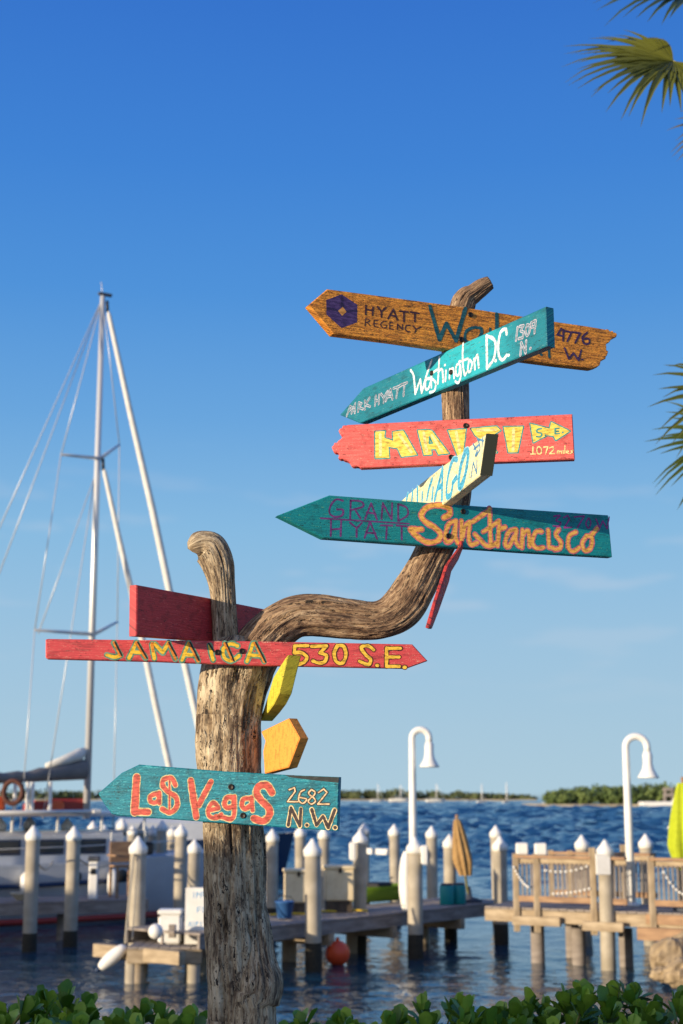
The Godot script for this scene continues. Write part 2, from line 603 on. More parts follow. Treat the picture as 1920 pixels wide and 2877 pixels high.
func sag(a: Vector3, b: Vector3, drop: float, n := 10) -> Array:
	var r: Array = []
	for i in n + 1:
		var t := float(i) / n
		r.append(a.lerp(b, t) + Vector3(0, -drop * 4.0 * t * (1.0 - t), 0))
	return r

func far_sailboat(at: Vector3, length: float, mast: float, turn: float, label: String) -> void:
	var t := thing("moored_sailboat", label, "sailboat", at, turn, "boats moored off the far shore")
	obj("hull", hull_mesh(length, length * 0.3, length * 0.17, 0.3), mats.white, t)
	obj("cabin", box_mesh(Vector3(length * 0.4, length * 0.07, length * 0.16), 0.1), mats.white, t, Transform3D(Basis.IDENTITY, Vector3(length * 0.48, length * 0.16, 0)))
	if mast > 0.0:
		obj("mast", tube_mesh([Vector3(length * 0.55, length * 0.1, 0), Vector3(length * 0.55, mast, 0)], [0.26, 0.18], 8), mats.white, t)
		obj("boom", tube_mesh([Vector3(length * 0.55, length * 0.26, 0), Vector3(length * 0.12, length * 0.25, 0)], 0.22, 8), mats.canvas, t)
		obj("forestay", tube_mesh([Vector3(length * 0.55, mast * 0.97, 0), Vector3(length * 0.97, length * 0.15, 0)], 0.07, 6), mats.white, t)
	else:
		obj("windscreen", box_mesh(Vector3(length * 0.2, length * 0.1, length * 0.14), 0.05), mats.slate, t, Transform3D(Basis.IDENTITY, Vector3(length * 0.5, length * 0.22, 0)))

# trees far off: clumps of leaf-sized faces in uneven crowns, one mass per shore
func far_wood(called: String, label: String, crowns: Array, leaf: float, per: int, a: Color, b: Color) -> void:
	var st := SurfaceTool.new()
	st.begin(Mesh.PRIMITIVE_TRIANGLES)
	for c in crowns:
		var centre: Vector3 = c[0]
		var r: Vector3 = c[1]
		var tint := rng.randf()
		for i in per:
			var v := Vector3(rng.randfn(), rng.randfn(), rng.randfn()).normalized()
			var q := centre + v * r * (0.55 + 0.5 * rng.randf())
			if q.y < 0.3: q.y = 0.3 + rng.randf()
			var n := (v + Vector3(rng.randfn(), rng.randfn(), rng.randfn()) * 0.35).normalized()
			var f := frame_of(n)
			var s := leaf * (0.6 + 0.8 * rng.randf())
			var col := a.lerp(b, clampf(tint * 0.7 + 0.3 * rng.randf(), 0, 1))
			var ang := rng.randf() * TAU
			for k in 3:
				st.set_color(col)
				st.set_normal(n)
				st.add_vertex(q + (f[0] * cos(ang - k * TAU / 3) + f[1] * sin(ang - k * TAU / 3)) * s)
	var m := StandardMaterial3D.new()
	m.vertex_color_use_as_albedo = true
	m.roughness = 0.8
	var o := obj(called, st.commit(), m)
	tag(o, label, "trees", "", "stuff")

func leaf_mesh(length: float, width: float, curl: float) -> ArrayMesh:
	# a paddle-shaped leaf that starts at the origin and grows along +y, its upper face towards +z
	var st := begin(true)
	var n := 6
	var row: Array = []
	for i in n + 1:
		var t := float(i) / n
		var w := width * 0.5 * (0.16 + 0.84 * pow(sin(clampf(t * 0.94 + 0.02, 0, 1) * PI * 0.5), 1.6)) * (1.0 if t < 0.72 else sqrt(maxf(1.0 - pow((t - 0.72) / 0.285, 2.0), 0.0)))
		var y := length * t
		var z := curl * length * t * t
		row.append([Vector3(-w, y, z + w * 0.28), Vector3(0, y, z), Vector3(w, y, z + w * 0.28)])
	for i in n:
		for k in 2:
			tri(st, row[i][k], row[i][k + 1], row[i + 1][k + 1], Vector3.BACK, Vector2(k, i), Vector2(k + 1, i), Vector2(k + 1, i + 1))
			tri(st, row[i][k], row[i + 1][k + 1], row[i + 1][k], Vector3.BACK)
	return done(st)

func frond(parent: Node, crown: Vector3, hub: Vector3, dir: Vector3, normal: Vector3, radius: float, blades: int, m: Material) -> void:
	# a fan leaf: a stalk from the crown to the hub and folded blades spread round dir
	var f := Node3D.new()
	f.name = "frond"
	parent.add_child(f, true)
	var mid := crown.lerp(hub, 0.55) + Vector3(0, 0.10, 0)
	obj("stalk", tube_mesh([crown, mid, hub], [0.02, 0.014, 0.010], 7), mats.stalk, f)
	normal = (normal - dir * normal.dot(dir)).normalized()
	var side := dir.cross(normal).normalized()
	var st := begin()
	for i in blades:
		var t := (i + 0.5) / blades * 2.0 - 1.0
		var a := t * deg_to_rad(118.0) + rng.randf_range(-0.03, 0.03)
		var out := dir * cos(a) + side * sin(a)
		var across := (dir * -sin(a) + side * cos(a))
		var l := radius * (0.72 + 0.28 * cos(a * 0.62)) * rng.randf_range(0.88, 1.06)
		var droop := rng.randf_range(0.05, 0.16)
		var prev: Array = []
		for k in 7:
			var q := k / 6.0
			var w := radius * 0.038 * (sin(minf(q / 0.42, 1.0) * PI * 0.5) * 0.92 + 0.08) * (1.0 if q < 0.42 else maxf(1.0 - pow((q - 0.42) / 0.58, 1.15), 0.02))
			var c := hub + out * l * q - Vector3.UP * l * droop * q * q * q * 2.0 + normal * 0.05 * radius * q
			var now: Array = [c - across * w + normal * w * 0.55, c, c + across * w + normal * w * 0.55]
			if k > 0:
				for e in 2:
					tri(st, prev[e], prev[e + 1], now[e + 1], normal)
					tri(st, prev[e], now[e + 1], now[e], normal)
			prev = now
	obj("fan", done(st), m, f)

func furled_umbrella(called: String, base: Vector3, h: float, r: float, lean: Vector3, cloth: Material, label: String) -> void:
	var t := thing(called, label, "umbrella", base)
	obj("pole", tube_mesh([Vector3.ZERO, lean + Vector3(0, h, 0)], 0.022, 10), mats.stalk, t)
	obj("base", lathe_mesh([Vector2(0, 0), Vector2(0.26, 0), Vector2(0.26, 0.05), Vector2(0.06, 0.10), Vector2(0.03, 0.3), Vector2(0, 0.3)], 20), mats.slate, t)
	var st := begin()
	var sides := 48
	var rows: Array = []
	for i in 15:
		var q := i / 14.0
		var w := r * (0.30 + 0.70 * pow(sin(clampf(q * 1.02, 0, 1) * PI * 0.5), 0.8)) if q < 0.72 else r * lerpf(0.98, 0.62, (q - 0.72) / 0.28)
		var c := lean * (1.0 - q * 0.68) + Vector3(0, h * (1.0 - q * 0.68), 0)
		var row: Array = []
		for k in sides:
			var a := TAU * k / sides
			var fold := 1.0 + 0.16 * sin(a * 8.0 + q * 2.0) + 0.05 * sin(a * 3.0 + q * 7.0)
			row.append(c + Vector3(cos(a), 0, sin(a)) * w * fold)
		rows.append([c, row])
	for i in 14:
		for k in sides:
			var k2 := (k + 1) % sides
			var out: Vector3 = rows[i + 1][1][k] - rows[i + 1][0]
			tri(st, rows[i][1][k], rows[i][1][k2], rows[i + 1][1][k2], out)
			tri(st, rows[i][1][k], rows[i + 1][1][k2], rows[i + 1][1][k], out)
	obj("canopy", done(st), cloth, t)
	obj("finial", lathe_mesh([Vector2(0, h + 0.11), Vector2(0.03, h + 0.09), Vector2(0.038, h + 0.06), Vector2(0.025, h + 0.02), Vector2(0.03, h), Vector2(0, h - 0.02)], 12), mats.wood, t, Transform3D(Basis.IDENTITY, lean))

func boulder(at: Vector3, size: Vector3, seed_: int, label: String) -> void:
	var st := begin()
	var rows: Array = []
	for i in 13:
		var row: Array = []
		for k in 24:
			var th := PI * i / 12.0
			var ph := TAU * k / 24.0
			var v := Vector3(sin(th) * cos(ph), cos(th), sin(th) * sin(ph))
			var q := 1.0 + 0.35 * noise.get_noise_3d(v.x * 90.0 + seed_ * 31.0, v.y * 90.0, v.z * 90.0) + 0.16 * noise.get_noise_3d(v.x * 330.0 + seed_, v.y * 330.0, v.z * 330.0)
			row.append(v * size * q)
		rows.append(row)
	for i in 12:
		for k in 24:
			var k2 := (k + 1) % 24
			tri(st, rows[i][k], rows[i][k2], rows[i + 1][k2], rows[i][k] + rows[i + 1][k2])
			tri(st, rows[i][k], rows[i + 1][k2], rows[i + 1][k], rows[i][k] + rows[i + 1][k2])
	var o := obj("shore_boulder", done(st), mats.rock, null, Transform3D(Basis.from_euler(Vector3(0, seed_ * 1.3, 0)), at))
	tag(o, label, "boulder", "boulders along the bank")

# a stretch of dock: planks side by side, stringer and fascia boards, between a and b (the edge that faces the camera), width away from it
func dock(called: String, label: String, a: Vector3, b: Vector3, width: float, side: float, top: Material, front: Material) -> Node3D:
	var t := thing(called, label, "dock", Vector3(a.x, 0, a.z), 0.0)
	var d := b - a
	d.y = 0.0
	var l := d.length()
	var x := d / l
	var z := x.cross(Vector3.UP) * side        # away from the camera
	var n := int(l / 0.145)
	var pitch := l / n
	for i in n:
		var c := x * (i + 0.5) * pitch + z * width * 0.5 + Vector3(0, a.y - 0.02 + rng.randf_range(-0.003, 0.003), 0)
		obj("plank", box_mesh(Vector3(snappedf(pitch - 0.008, 0.001), 0.038, width + 0.06), 0.004), top, t, Transform3D(Basis(x, Vector3.UP, x.cross(Vector3.UP)).rotated(Vector3.UP, rng.randf_range(-0.002, 0.002)), c))
	for w in [0.0, width * 0.5, width]:
		bar("fascia_board" if w == 0.0 else "stringer", z * w + Vector3(0, a.y - 0.145, 0), x * l + z * w + Vector3(0, a.y - 0.145, 0), 0.05, 0.20, front if w == 0.0 else top, t)
	return t

var mats := {}

func sign_board(post: Node3D, label: String, at: Vector3, yaw: float, points: Array, t: float, m: Material) -> MeshInstance3D:
	var o := obj("sign_board", plank(outline(points), t, 0.003), m, post, Transform3D(Basis(Vector3.UP, deg_to_rad(yaw)), at - post.position))
	o.set_meta("label", label)
	return o

func paint_on(b: MeshInstance3D, called: String, c: Color, strokes: Array, lift: float, filled: bool) -> void:
	if filled:
		for s in strokes:
			obj(called, fill([s], lift), coat(c, strokes.size()), b)
	else:
		obj(called, brush(strokes, lift), coat(c, strokes.size()), b)

func screw(b: MeshInstance3D, x: float, y: float) -> void:
	var st := begin(true)
	lathe(st, [Vector2(0, 0.0022), Vector2(0.0035, 0.0022), Vector2(0.0065, 0.0045), Vector2(0.0085, 0.0040), Vector2(0.0095, -0.002)], 14, Transform3D(Basis(Vector3.RIGHT, PI / 2), Vector3(x * 0.001, y * 0.001, 0)))
	obj("screw", done(st), mats.iron, b)

func sky_picture() -> Image:
	# clear late-afternoon air: deep blue overhead, pale at the horizon, a few thin wisps low down
	var stops: Array = [[-90.0, srgb(84, 92, 96)], [-3.0, srgb(150, 172, 182)], [0.0, srgb(172, 201, 217)], [2.5, srgb(166, 198, 218)], [6.0, srgb(155, 193, 220)], [10.5, srgb(134, 184, 222)], [15.0, srgb(105, 164, 219)], [20.0, srgb(79, 145, 215)], [25.0, srgb(64, 130, 210)], [31.0, srgb(54, 115, 202)], [45.0, srgb(48, 102, 188)], [90.0, srgb(44, 90, 168)]]
	var n1 := FastNoiseLite.new()
	n1.seed = 5
	n1.frequency = 1.0
	n1.fractal_octaves = 4
	var w := 1024
	var h := 1024
	var im := Image.create(w, h, false, Image.FORMAT_RGBF)
	for y in h:
		var e := 90.0 - 180.0 * (y + 0.5) / h
		var c: Color
		for i in stops.size() - 1:
			if e >= stops[i][0] and e <= stops[i + 1][0]:
				var t: float = (e - stops[i][0]) / (stops[i + 1][0] - stops[i][0])
				c = stops[i][1].srgb_to_linear().lerp(stops[i + 1][1].srgb_to_linear(), t)
		for x in w:
			var q := c
			if e > 1.0 and e < 16.0:
				var a := TAU * x / w
				var v := n1.get_noise_3d(cos(a) * 7.0, sin(a) * 7.0, e * 0.75) - 0.10 + 0.18 * n1.get_noise_3d(cos(a) * 30.0, sin(a) * 30.0, e * 2.2)
				var k := clampf((v - 0.12) * 1.3, 0.0, 0.24) * clampf(1.0 - absf(e - 8.5) / 6.0, 0.0, 1.0)
				q = c.lerp(Color(0.62, 0.66, 0.74), k)
			# a clear sky is paler and brighter on the side where the low sun stands
			var away := absf(angle_difference(TAU * (x + 0.5) / w - PI, deg_to_rad(54.0)))
			var near := pow(clampf(1.0 - away / deg_to_rad(112.0), 0.0, 1.0), 1.5) * clampf(1.0 - absf(e - 4.0) / 75.0, 0.0, 1.0)
			if e > -2.0:
				q = q.lerp(Color(1.25, 1.08, 0.84), near * 0.85)
			im.set_pixel(x, y, q)
	return im

func _ready() -> void:
	rng.seed = 20240
	noise.seed = 7
	# ---------------------------------------------------------------- camera, sky, sun, exposure
	var camera := Camera3D.new()
	camera.name = "camera"
	add_child(camera)
	camera.position = Vector3(0, 2.8, 0)
	camera.rotation_degrees = Vector3(11.34, 0, 0)
	camera.far = 9000.0
	var lens := CameraAttributesPhysical.new()
	lens.frustum_focal_length = 50.0
	lens.frustum_focus_distance = 4.45
	lens.exposure_aperture = 4.2
	lens.exposure_multiplier = 1.0
	camera.attributes = lens
	camera.fov = 39.6
	camera.current = true
	var around := WorldEnvironment.new()
	around.name = "surroundings"
	var env := Environment.new()
	env.background_mode = Environment.BG_SKY
	var sky_material := PanoramaSkyMaterial.new()
	sky_material.panorama = ImageTexture.create_from_image(sky_picture())
	env.sky = Sky.new()
	env.sky.sky_material = sky_material
	env.tonemap_mode = Environment.TONE_MAPPER_LINEAR
	env.background_energy_multiplier = 0.84
	env.tonemap_exposure = 1.22
	env.sdfgi_enabled = true
	env.ssao_enabled = true
	env.ssil_enabled = true
	around.environment = env
	add_child(around)
	var sun := DirectionalLight3D.new()
	sun.name = "sun"
	add_child(sun)
	var az := deg_to_rad(54.0)
	var el := deg_to_rad(5.7)
	sun.look_at_from_position(Vector3.ZERO, Vector3(sin(az) * cos(el), -sin(el), -cos(az) * cos(el)), Vector3.UP)
	sun.light_energy = 1.6
	sun.light_color = Color(1.0, 0.92, 0.80)
	sun.light_angular_distance = 0.45
	sun.shadow_enabled = true

	# ---------------------------------------------------------------- materials
	mats.white = weathered(srgb(238, 236, 230), srgb(226, 224, 216), 0.45, Vector3.ONE * 0.8, 21)
	mats.milk = plain(srgb(230, 228, 220), 0.3)
	mats.pile = weathered(srgb(180, 170, 150), srgb(152, 142, 122), 0.7, Vector3.ONE * 0.7, 22)
	mats.alu = plain(srgb(206, 206, 204), 0.35, 0.3)
	mats.wood = weathered(srgb(170, 136, 102), srgb(136, 106, 80), 0.75, Vector3(0.5, 2.0, 2.0), 23)
	mats.grey_wood = weathered(srgb(160, 150, 140), srgb(124, 114, 106), 0.85, Vector3(0.5, 2.0, 2.0), 24)
	mats.pale_wood = weathered(srgb(182, 164, 136), srgb(148, 130, 104), 0.8, Vector3(0.5, 2.0, 2.0), 25)
	mats.band_brown = weathered(srgb(66, 58, 44), srgb(44, 42, 32), 0.9, Vector3.ONE * 3.0, 36, 0.8)
	mats.dark_wood = weathered(srgb(92, 80, 66), srgb(64, 54, 44), 0.85, Vector3.ONE, 26)
	mats.slate = weathered(srgb(74, 78, 88), srgb(56, 60, 68), 0.6, Vector3.ONE, 27)
	mats.canvas = weathered(srgb(126, 124, 122), srgb(106, 104, 104), 0.85, Vector3.ONE, 28)
	mats.sailcloth = weathered(srgb(222, 220, 212), srgb(200, 198, 190), 0.75, Vector3.ONE, 29)
	mats.hull = weathered(srgb(206, 210, 214), srgb(188, 192, 198), 0.3, Vector3.ONE * 0.4, 30)
	mats.navy = plain(srgb(34, 52, 84), 0.25)
	mats.black = plain(srgb(30, 30, 32), 0.5)
	mats.orange = plain(srgb(222, 92, 42), 0.5)
	mats.red = plain(srgb(160, 52, 40), 0.55)
	mats.iron = plain(srgb(46, 40, 36), 0.5, 0.6)
	mats.cream = weathered(srgb(232, 214, 176), srgb(216, 196, 156), 0.5, Vector3.ONE, 31)
	mats.rock = weathered(srgb(176, 156, 124), srgb(116, 100, 78), 0.9, Vector3.ONE * 1.4, 32, 0.7)
	mats.stalk = weathered(srgb(150, 140, 62), srgb(112, 106, 44), 0.6, Vector3.ONE * 3.0, 33)
	mats.rope = weathered(srgb(196, 186, 164), srgb(160, 150, 128), 0.9, Vector3.ONE * 6.0, 34)
	mats.glass = plain(srgb(40, 52, 62), 0.1)
	mats.teal = plain(srgb(0, 140, 140), 0.5)
	mats.blue = plain(srgb(60, 108, 168), 0.5)
	mats.plaster = weathered(srgb(214, 204, 186), srgb(196, 186, 166), 0.8, Vector3.ONE * 0.3, 35)
	mats.driftwood = driftwood(11, srgb(206, 190, 160), srgb(146, 126, 98), srgb(78, 62, 47))

	build_setting()
	build_signpost()
	build_hedge()
	build_palm()
	build_docks()
	build_yacht()
	build_far()

# ------------------------------------------------------------------ ground, water, the added unseen houses
func build_setting() -> void:
	# water: a sheet that reaches the horizon, with real waves that get longer with distance
	var n1 := FastNoiseLite.new()
	n1.seed = 3
	n1.frequency = 1.0
	n1.fractal_octaves = 2
	var cols := 250
	var grow := 1.0078
	var verts := PackedVector3Array()
	var d := 7.0
	var rows := 0
	while d < 5400.0:
		var gap := d * (grow - 1.0)
		for c in cols + 1:
			var a := deg_to_rad(-52.0 + 104.0 * c / cols)
			var x := sin(a) * d
			var z := -cos(a) * d
			# short chop near by; further out the swell that can still be told apart
			var y := 0.024 * n1.get_noise_2d(x * 0.55, z * 0.9) * clampf(90.0 / d, 0.0, 1.0)
			y += 0.010 * n1.get_noise_2d(x * 1.7 + 30.0, z * 2.6) * clampf(70.0 / d - 0.15, 0.0, 1.0)
			if gap > 0.25:
				y += minf(0.62 * gap, 1.2) * n1.get_noise_2d(x * 0.34 / gap, log(d) * 96.0) * clampf((gap - 0.25) * 3.0, 0.0, 1.0)
			verts.append(Vector3(x, y, z))
		d *= grow
		rows += 1
	var index := PackedInt32Array()
	var norms := PackedVector3Array()
	norms.resize(verts.size())
	for r in rows:
		for c in cols + 1:
			var i := r * (cols + 1) + c
			var l := verts[i - 1] if c > 0 else verts[i]
			var rr := verts[i + 1] if c < cols else verts[i]
			var n0 := verts[i - cols - 1] if r > 0 else verts[i]
			var f0 := verts[i + cols + 1] if r < rows - 1 else verts[i]
			norms[i] = (rr - l).cross(f0 - n0).normalized()
			if r < rows - 1 and c < cols:
				index.append_array(PackedInt32Array([i, i + cols + 2, i + 1, i, i + cols + 1, i + cols + 2]))
	var arrays: Array = []
	arrays.resize(Mesh.ARRAY_MAX)
	arrays[Mesh.ARRAY_VERTEX] = verts
	arrays[Mesh.ARRAY_NORMAL] = norms
	arrays[Mesh.ARRAY_INDEX] = index
	var sheet := ArrayMesh.new()
	sheet.add_surface_from_arrays(Mesh.PRIMITIVE_TRIANGLES, arrays)
	var water := StandardMaterial3D.new()
	water.albedo_color = Color(0.014, 0.058, 0.092).linear_to_srgb()
	water.roughness = 0.06
	water.metallic_specular = 0.36
	var ripple := NoiseTexture2D.new()
	var rn := FastNoiseLite.new()
	rn.seed = 9
	rn.frequency = 0.012
	rn.fractal_octaves = 4
	ripple.noise = rn
	ripple.width = 1024
	ripple.height = 1024
	ripple.seamless = true
	ripple.as_normal_map = true
	ripple.bump_strength = 3.6
	water.normal_enabled = true
	water.normal_texture = ripple
	water.normal_scale = 1.0
	water.uv1_triplanar = true
	water.uv1_world_triplanar = true
	water.uv1_scale = Vector3(0.16, 0.16, 0.22)
	struct("water", sheet, water, "dark blue rippled water of the bay")

	# the planted bank the signpost stands on, with an arm that runs out to the walkway
	var soil := weathered(srgb(206, 194, 170), srgb(176, 162, 136), 0.95, Vector3.ONE * 0.5, 41, 0.8)
	var edge: Array = [Vector2(-80, 70), Vector2(-80, -48), Vector2(-22, -48), Vector2(-16, -16), Vector2(-10, -6.9), Vector2(2.9, -6.9), Vector2(3.9, -10), Vector2(5.6, -16), Vector2(6.4, -20.6), Vector2(80, -20.6), Vector2(80, 70)]
	var s2 := begin()
	var poly := PackedVector2Array(edge)
	var t := Geometry2D.triangulate_polygon(poly)
	for i in range(0, t.size(), 3):
		tri(s2, Vector3(poly[t[i]].x, 1.3, poly[t[i]].y), Vector3(poly[t[i + 1]].x, 1.3, poly[t[i + 1]].y), Vector3(poly[t[i + 2]].x, 1.3, poly[t[i + 2]].y), Vector3.UP)
	for i in poly.size():
		var p := poly[i]
		var q := poly[(i + 1) % poly.size()]
		var o := Vector3(-(q.y - p.y), 0, q.x - p.x)
		quad(s2, Vector3(p.x, 1.3, p.y), Vector3(q.x, 1.3, q.y), Vector3(q.x, -1.5, q.y), Vector3(p.x, -1.5, p.y), -o)
	struct("ground", done(s2), soil, "sandy soil of the planted bank")

	# unseen houses added to shade the post foot and some piles
	house(1.0, 10.0, 4.06, "low plastered house added out of view behind the viewpoint to cast shade")
	house(-28.3, 14.0, 3.5, "long plastered house added out of view to the left to cast shade")

func house(u: float, w: float, top: float, label: String) -> void:
	var along := Vector3(-0.788, 0, 0.616)
	var across := Vector3(0.616, 0, 0.788)
	var at := Vector3(-0.3, 1.3, -4.5) + along * 14.0 + across * u
	var t := thing("added_shade_house", label, "house", at, deg_to_rad(-52.0))
	var h := top - 1.3
	var dp := 5.0
	obj("wall", box_mesh(Vector3(w - 0.4, h - 0.16, dp), 0.01), mats.plaster, t, Transform3D(Basis.IDENTITY, Vector3(0, (h - 0.16) / 2, dp / 2 + 0.2)))
	obj("roof", box_mesh(Vector3(w, 0.16, dp + 0.4), 0.02), mats.slate, t, Transform3D(Basis.IDENTITY, Vector3(0, h - 0.08, dp / 2 + 0.2)))
	var door := obj("door", box_mesh(Vector3(0.9, 1.95, 0.05), 0.01), mats.dark_wood, t, Transform3D(Basis.IDENTITY, Vector3(0, 0.985, 0.17)))
	obj("handle", box_mesh(Vector3(0.12, 0.03, 0.05), 0.01), mats.iron, door, Transform3D(Basis.IDENTITY, Vector3(0.35, 0.03, -0.05)))
	for x in ([-0.3, 0.3] if w > 5.0 else []):
		var f := obj("window", box_mesh(Vector3(1.3, 1.1, 0.06), 0.01), mats.white, t, Transform3D(Basis.IDENTITY, Vector3(x * w, 1.35, 0.17)))
		obj("pane", box_mesh(Vector3(1.15, 0.95, 0.02), 0.0), mats.glass, f, Transform3D(Basis.IDENTITY, Vector3(0, 0, -0.035)))

# ------------------------------------------------------------------ the signpost
func build_signpost() -> void:
	var post := thing("driftwood_signpost", "weathered driftwood post carrying painted wooden direction boards", "signpost", Vector3(-0.34, 1.3, -4.5))
	var st := begin(true)
	var o := -post.position
	var px := 4.5 / 3996.0
	# the trunk, from the bank up to the fork
	limb(st, [[Vector3(-0.33, 1.25, -4.5) + o, 108 * px], [Vector3(-0.309, 2.131, -4.500) + o, 90 * px], [Vector3(-0.315, 2.292, -4.500) + o, 86 * px], [Vector3(-0.323, 2.417, -4.500) + o, 84 * px], [Vector3(-0.331, 2.575, -4.500) + o, 83 * px], [Vector3(-0.339, 2.703, -4.500) + o, 83 * px], [Vector3(-0.347, 2.843, -4.500) + o, 85 * px], [Vector3(-0.351, 3.008, -4.500) + o, 85 * px], [Vector3(-0.342, 3.130, -4.500) + o, 88 * px], [Vector3(-0.328, 3.208, -4.500) + o, 90 * px], [Vector3(-0.325, 3.270, -4.500) + o, 78 * px], [Vector3(-0.325, 3.298, -4.500) + o, 50 * px]], 150, 0.008, 3)
	# the long limb to the upper boards, browner and smoother than the trunk
	var arm := begin(true)
	limb(arm, [[Vector3(-0.309, 3.141, -4.500) + o, 66 * px], [Vector3(-0.268, 3.244, -4.500) + o, 70 * px], [Vector3(-0.212, 3.318, -4.500) + o, 64 * px], [Vector3(-0.145, 3.360, -4.500) + o, 62 * px], [Vector3(-0.068, 3.365, -4.500) + o, 60 * px], [Vector3(0.011, 3.357, -4.500) + o, 56 * px], [Vector3(0.113, 3.352, -4.500) + o, 50 * px], [Vector3(0.187, 3.387, -4.500) + o, 54 * px], [Vector3(0.236, 3.457, -4.500) + o, 53 * px], [Vector3(0.274, 3.526, -4.500) + o, 51 * px], [Vector3(0.314, 3.602, -4.500) + o, 49 * px], [Vector3(0.350, 3.677, -4.500) + o, 46 * px], [Vector3(0.373, 3.760, -4.500) + o, 42 * px], [Vector3(0.379, 3.842, -4.500) + o, 40 * px], [Vector3(0.376, 3.961, -4.500) + o, 40 * px], [Vector3(0.374, 4.106, -4.500) + o, 41 * px], [Vector3(0.373, 4.228, -4.500) + o, 40 * px], [Vector3(0.385, 4.339, -4.500) + o, 37 * px], [Vector3(0.410, 4.418, -4.500) + o, 35 * px], [Vector3(0.438, 4.443, -4.500) + o, 29 * px], [Vector3(0.465, 4.465, -4.500) + o, 27 * px], [Vector3(0.494, 4.483, -4.500) + o, 21 * px]], 120, 0.007, 40)
	# the short stub with its knob
	limb(st, [[Vector3(-0.360, 3.197, -4.500) + o, 40 * px], [Vector3(-0.368, 3.287, -4.500) + o, 36 * px], [Vector3(-0.374, 3.377, -4.500) + o, 34 * px], [Vector3(-0.380, 3.457, -4.500) + o, 35 * px], [Vector3(-0.394, 3.532, -4.500) + o, 44 * px], [Vector3(-0.420, 3.582, -4.500) + o, 47 * px], [Vector3(-0.450, 3.596, -4.490) + o, 37 * px], [Vector3(-0.471, 3.590, -4.480) + o, 26 * px], [Vector3(-0.485, 3.583, -4.480) + o, 14 * px]], 110, 0.006, 90, true)
	# the swollen root on the side of the foot
	limb(st, [[Vector3(-0.268, 2.542, -4.520) + o, 20 * px], [Vector3(-0.262, 2.418, -4.490) + o, 40 * px], [Vector3(-0.255, 2.317, -4.460) + o, 50 * px], [Vector3(-0.246, 2.253, -4.440) + o, 62 * px], [Vector3(-0.252, 2.209, -4.430) + o, 60 * px], [Vector3(-0.262, 2.141, -4.430) + o, 62 * px], [Vector3(-0.24, 1.26, -4.42) + o, 80 * px]], 90, 0.008, 140)
	obj("trunk", done(st), mats.driftwood, post)
	obj("limb", done(arm), driftwood(17, srgb(186, 160, 126), srgb(128, 100, 74), srgb(64, 46, 34)), post)
	var b: MeshInstance3D
	b = sign_board(post, "orange wooden arrow board with purple hexagon and a splintered end", Vector3(0.408, 4.345, -4.435), 22.3, [-552, -38, -489, 23, -333, 25, -39, 28, 205, 25, 331, 23, 463, 23, 534, 21, 545, 24, 552, 17, 563, 20, 567, 15, 575, 15, 580, 11, 579, 7, 578, 3, 576, -1, 568, -5, 560, -8, 553, -15, 549, -21, 545, -25, 538, -28, 534, -34, 536, -39, 535, -45, 535, -52, 542, -55, 540, -63, 537, -70, 532, -76, 530, -84, 511, -93, 507, -108, 495, -118, 476, -125, 336, -127, 224, -127, -65, -124, -269, -121, -469, -122], 0.034, paint(srgb(236, 156, 52), srgb(172, 104, 30), srgb(104, 60, 20), 3, 0.8, 0.22, null, 0.9))
	paint_on(b, "emblem", srgb(62, 38, 92), [[0,0,-441,12,-387,-15,-388,-74,-441,-100,-492,-62,-493,-14]], 0.00020, true)
	paint_on(b, "emblem", srgb(40, 22, 70), [[8,0,-439,6,-439,-27]], 0.00038, false)
	paint_on(b, "emblem", srgb(40, 22, 70), [[8,0,-489,-39,-455,-44]], 0.00038, false)
	paint_on(b, "emblem", srgb(40, 22, 70), [[8,0,-423,-42,-391,-36]], 0.00038, false)
	paint_on(b, "emblem", srgb(205, 140, 60), [[0,0,-437,-29,-424,-44,-439,-59,-453,-45]], 0.00056, true)
	paint_on(b, "lettering", srgb(62, 26, 34), [[6,0,-357,-13,-359,-44],[6,0,-333,-17,-335,-44],[6,0,-358,-27,-334,-28]], 0.00074, false)
	paint_on(b, "lettering", srgb(62, 26, 34), [[6,0,-317,-13,-304,-27],[6,0,-289,-12,-304,-28,-304,-46]], 0.00074, false)
	paint_on(b, "lettering", srgb(62, 26, 34), [[6,0,-281,-48,-262,-14,-248,-48],[6,0,-272,-36,-254,-36]], 0.00074, false)
	paint_on(b, "lettering", srgb(62, 26, 34), [[6,0,-240,-17,-211,-16],[6,0,-225,-17,-225,-50]], 0.00074, false)
	paint_on(b, "lettering", srgb(62, 26, 34), [[6,0,-201,-15,-172,-16],[6,0,-186,-18,-187,-46]], 0.00074, false)
	paint_on(b, "lettering", srgb(62, 26, 34), [[3,0,-359,-58,-361,-83],[3,1,-359,-58,-348,-59,-346,-65,-359,-71],[3,0,-353,-70,-344,-79]], 0.00074, false)
	paint_on(b, "lettering", srgb(62, 26, 34), [[3,0,-330,-59,-330,-80],[3,0,-330,-59,-315,-59],[3,0,-330,-70,-319,-70],[3,0,-330,-80,-316,-80]], 0.00074, false)
	paint_on(b, "lettering", srgb(62, 26, 34), [[3,1,-288,-59,-299,-60,-307,-70,-301,-80,-289,-79,-287,-71,-295,-71]], 0.00074, false)
	paint_on(b, "lettering", srgb(62, 26, 34), [[3,0,-275,-59,-276,-81],[3,0,-275,-59,-263,-59],[3,0,-275,-70,-265,-69],[3,0,-276,-81,-263,-82]], 0.00074, false)
	paint_on(b, "lettering", srgb(62, 26, 34), [[4,0,-249,-79,-248,-61,-231,-78,-230,-61]], 0.00074, false)
	paint_on(b, "lettering", srgb(62, 26, 34), [[4,1,-204,-61,-215,-62,-221,-72,-216,-81,-204,-82]], 0.00074, false)
	paint_on(b, "lettering", srgb(62, 26, 34), [[4,0,-193,-61,-182,-70],[4,0,-165,-61,-182,-70,-187,-82]], 0.00074, false)
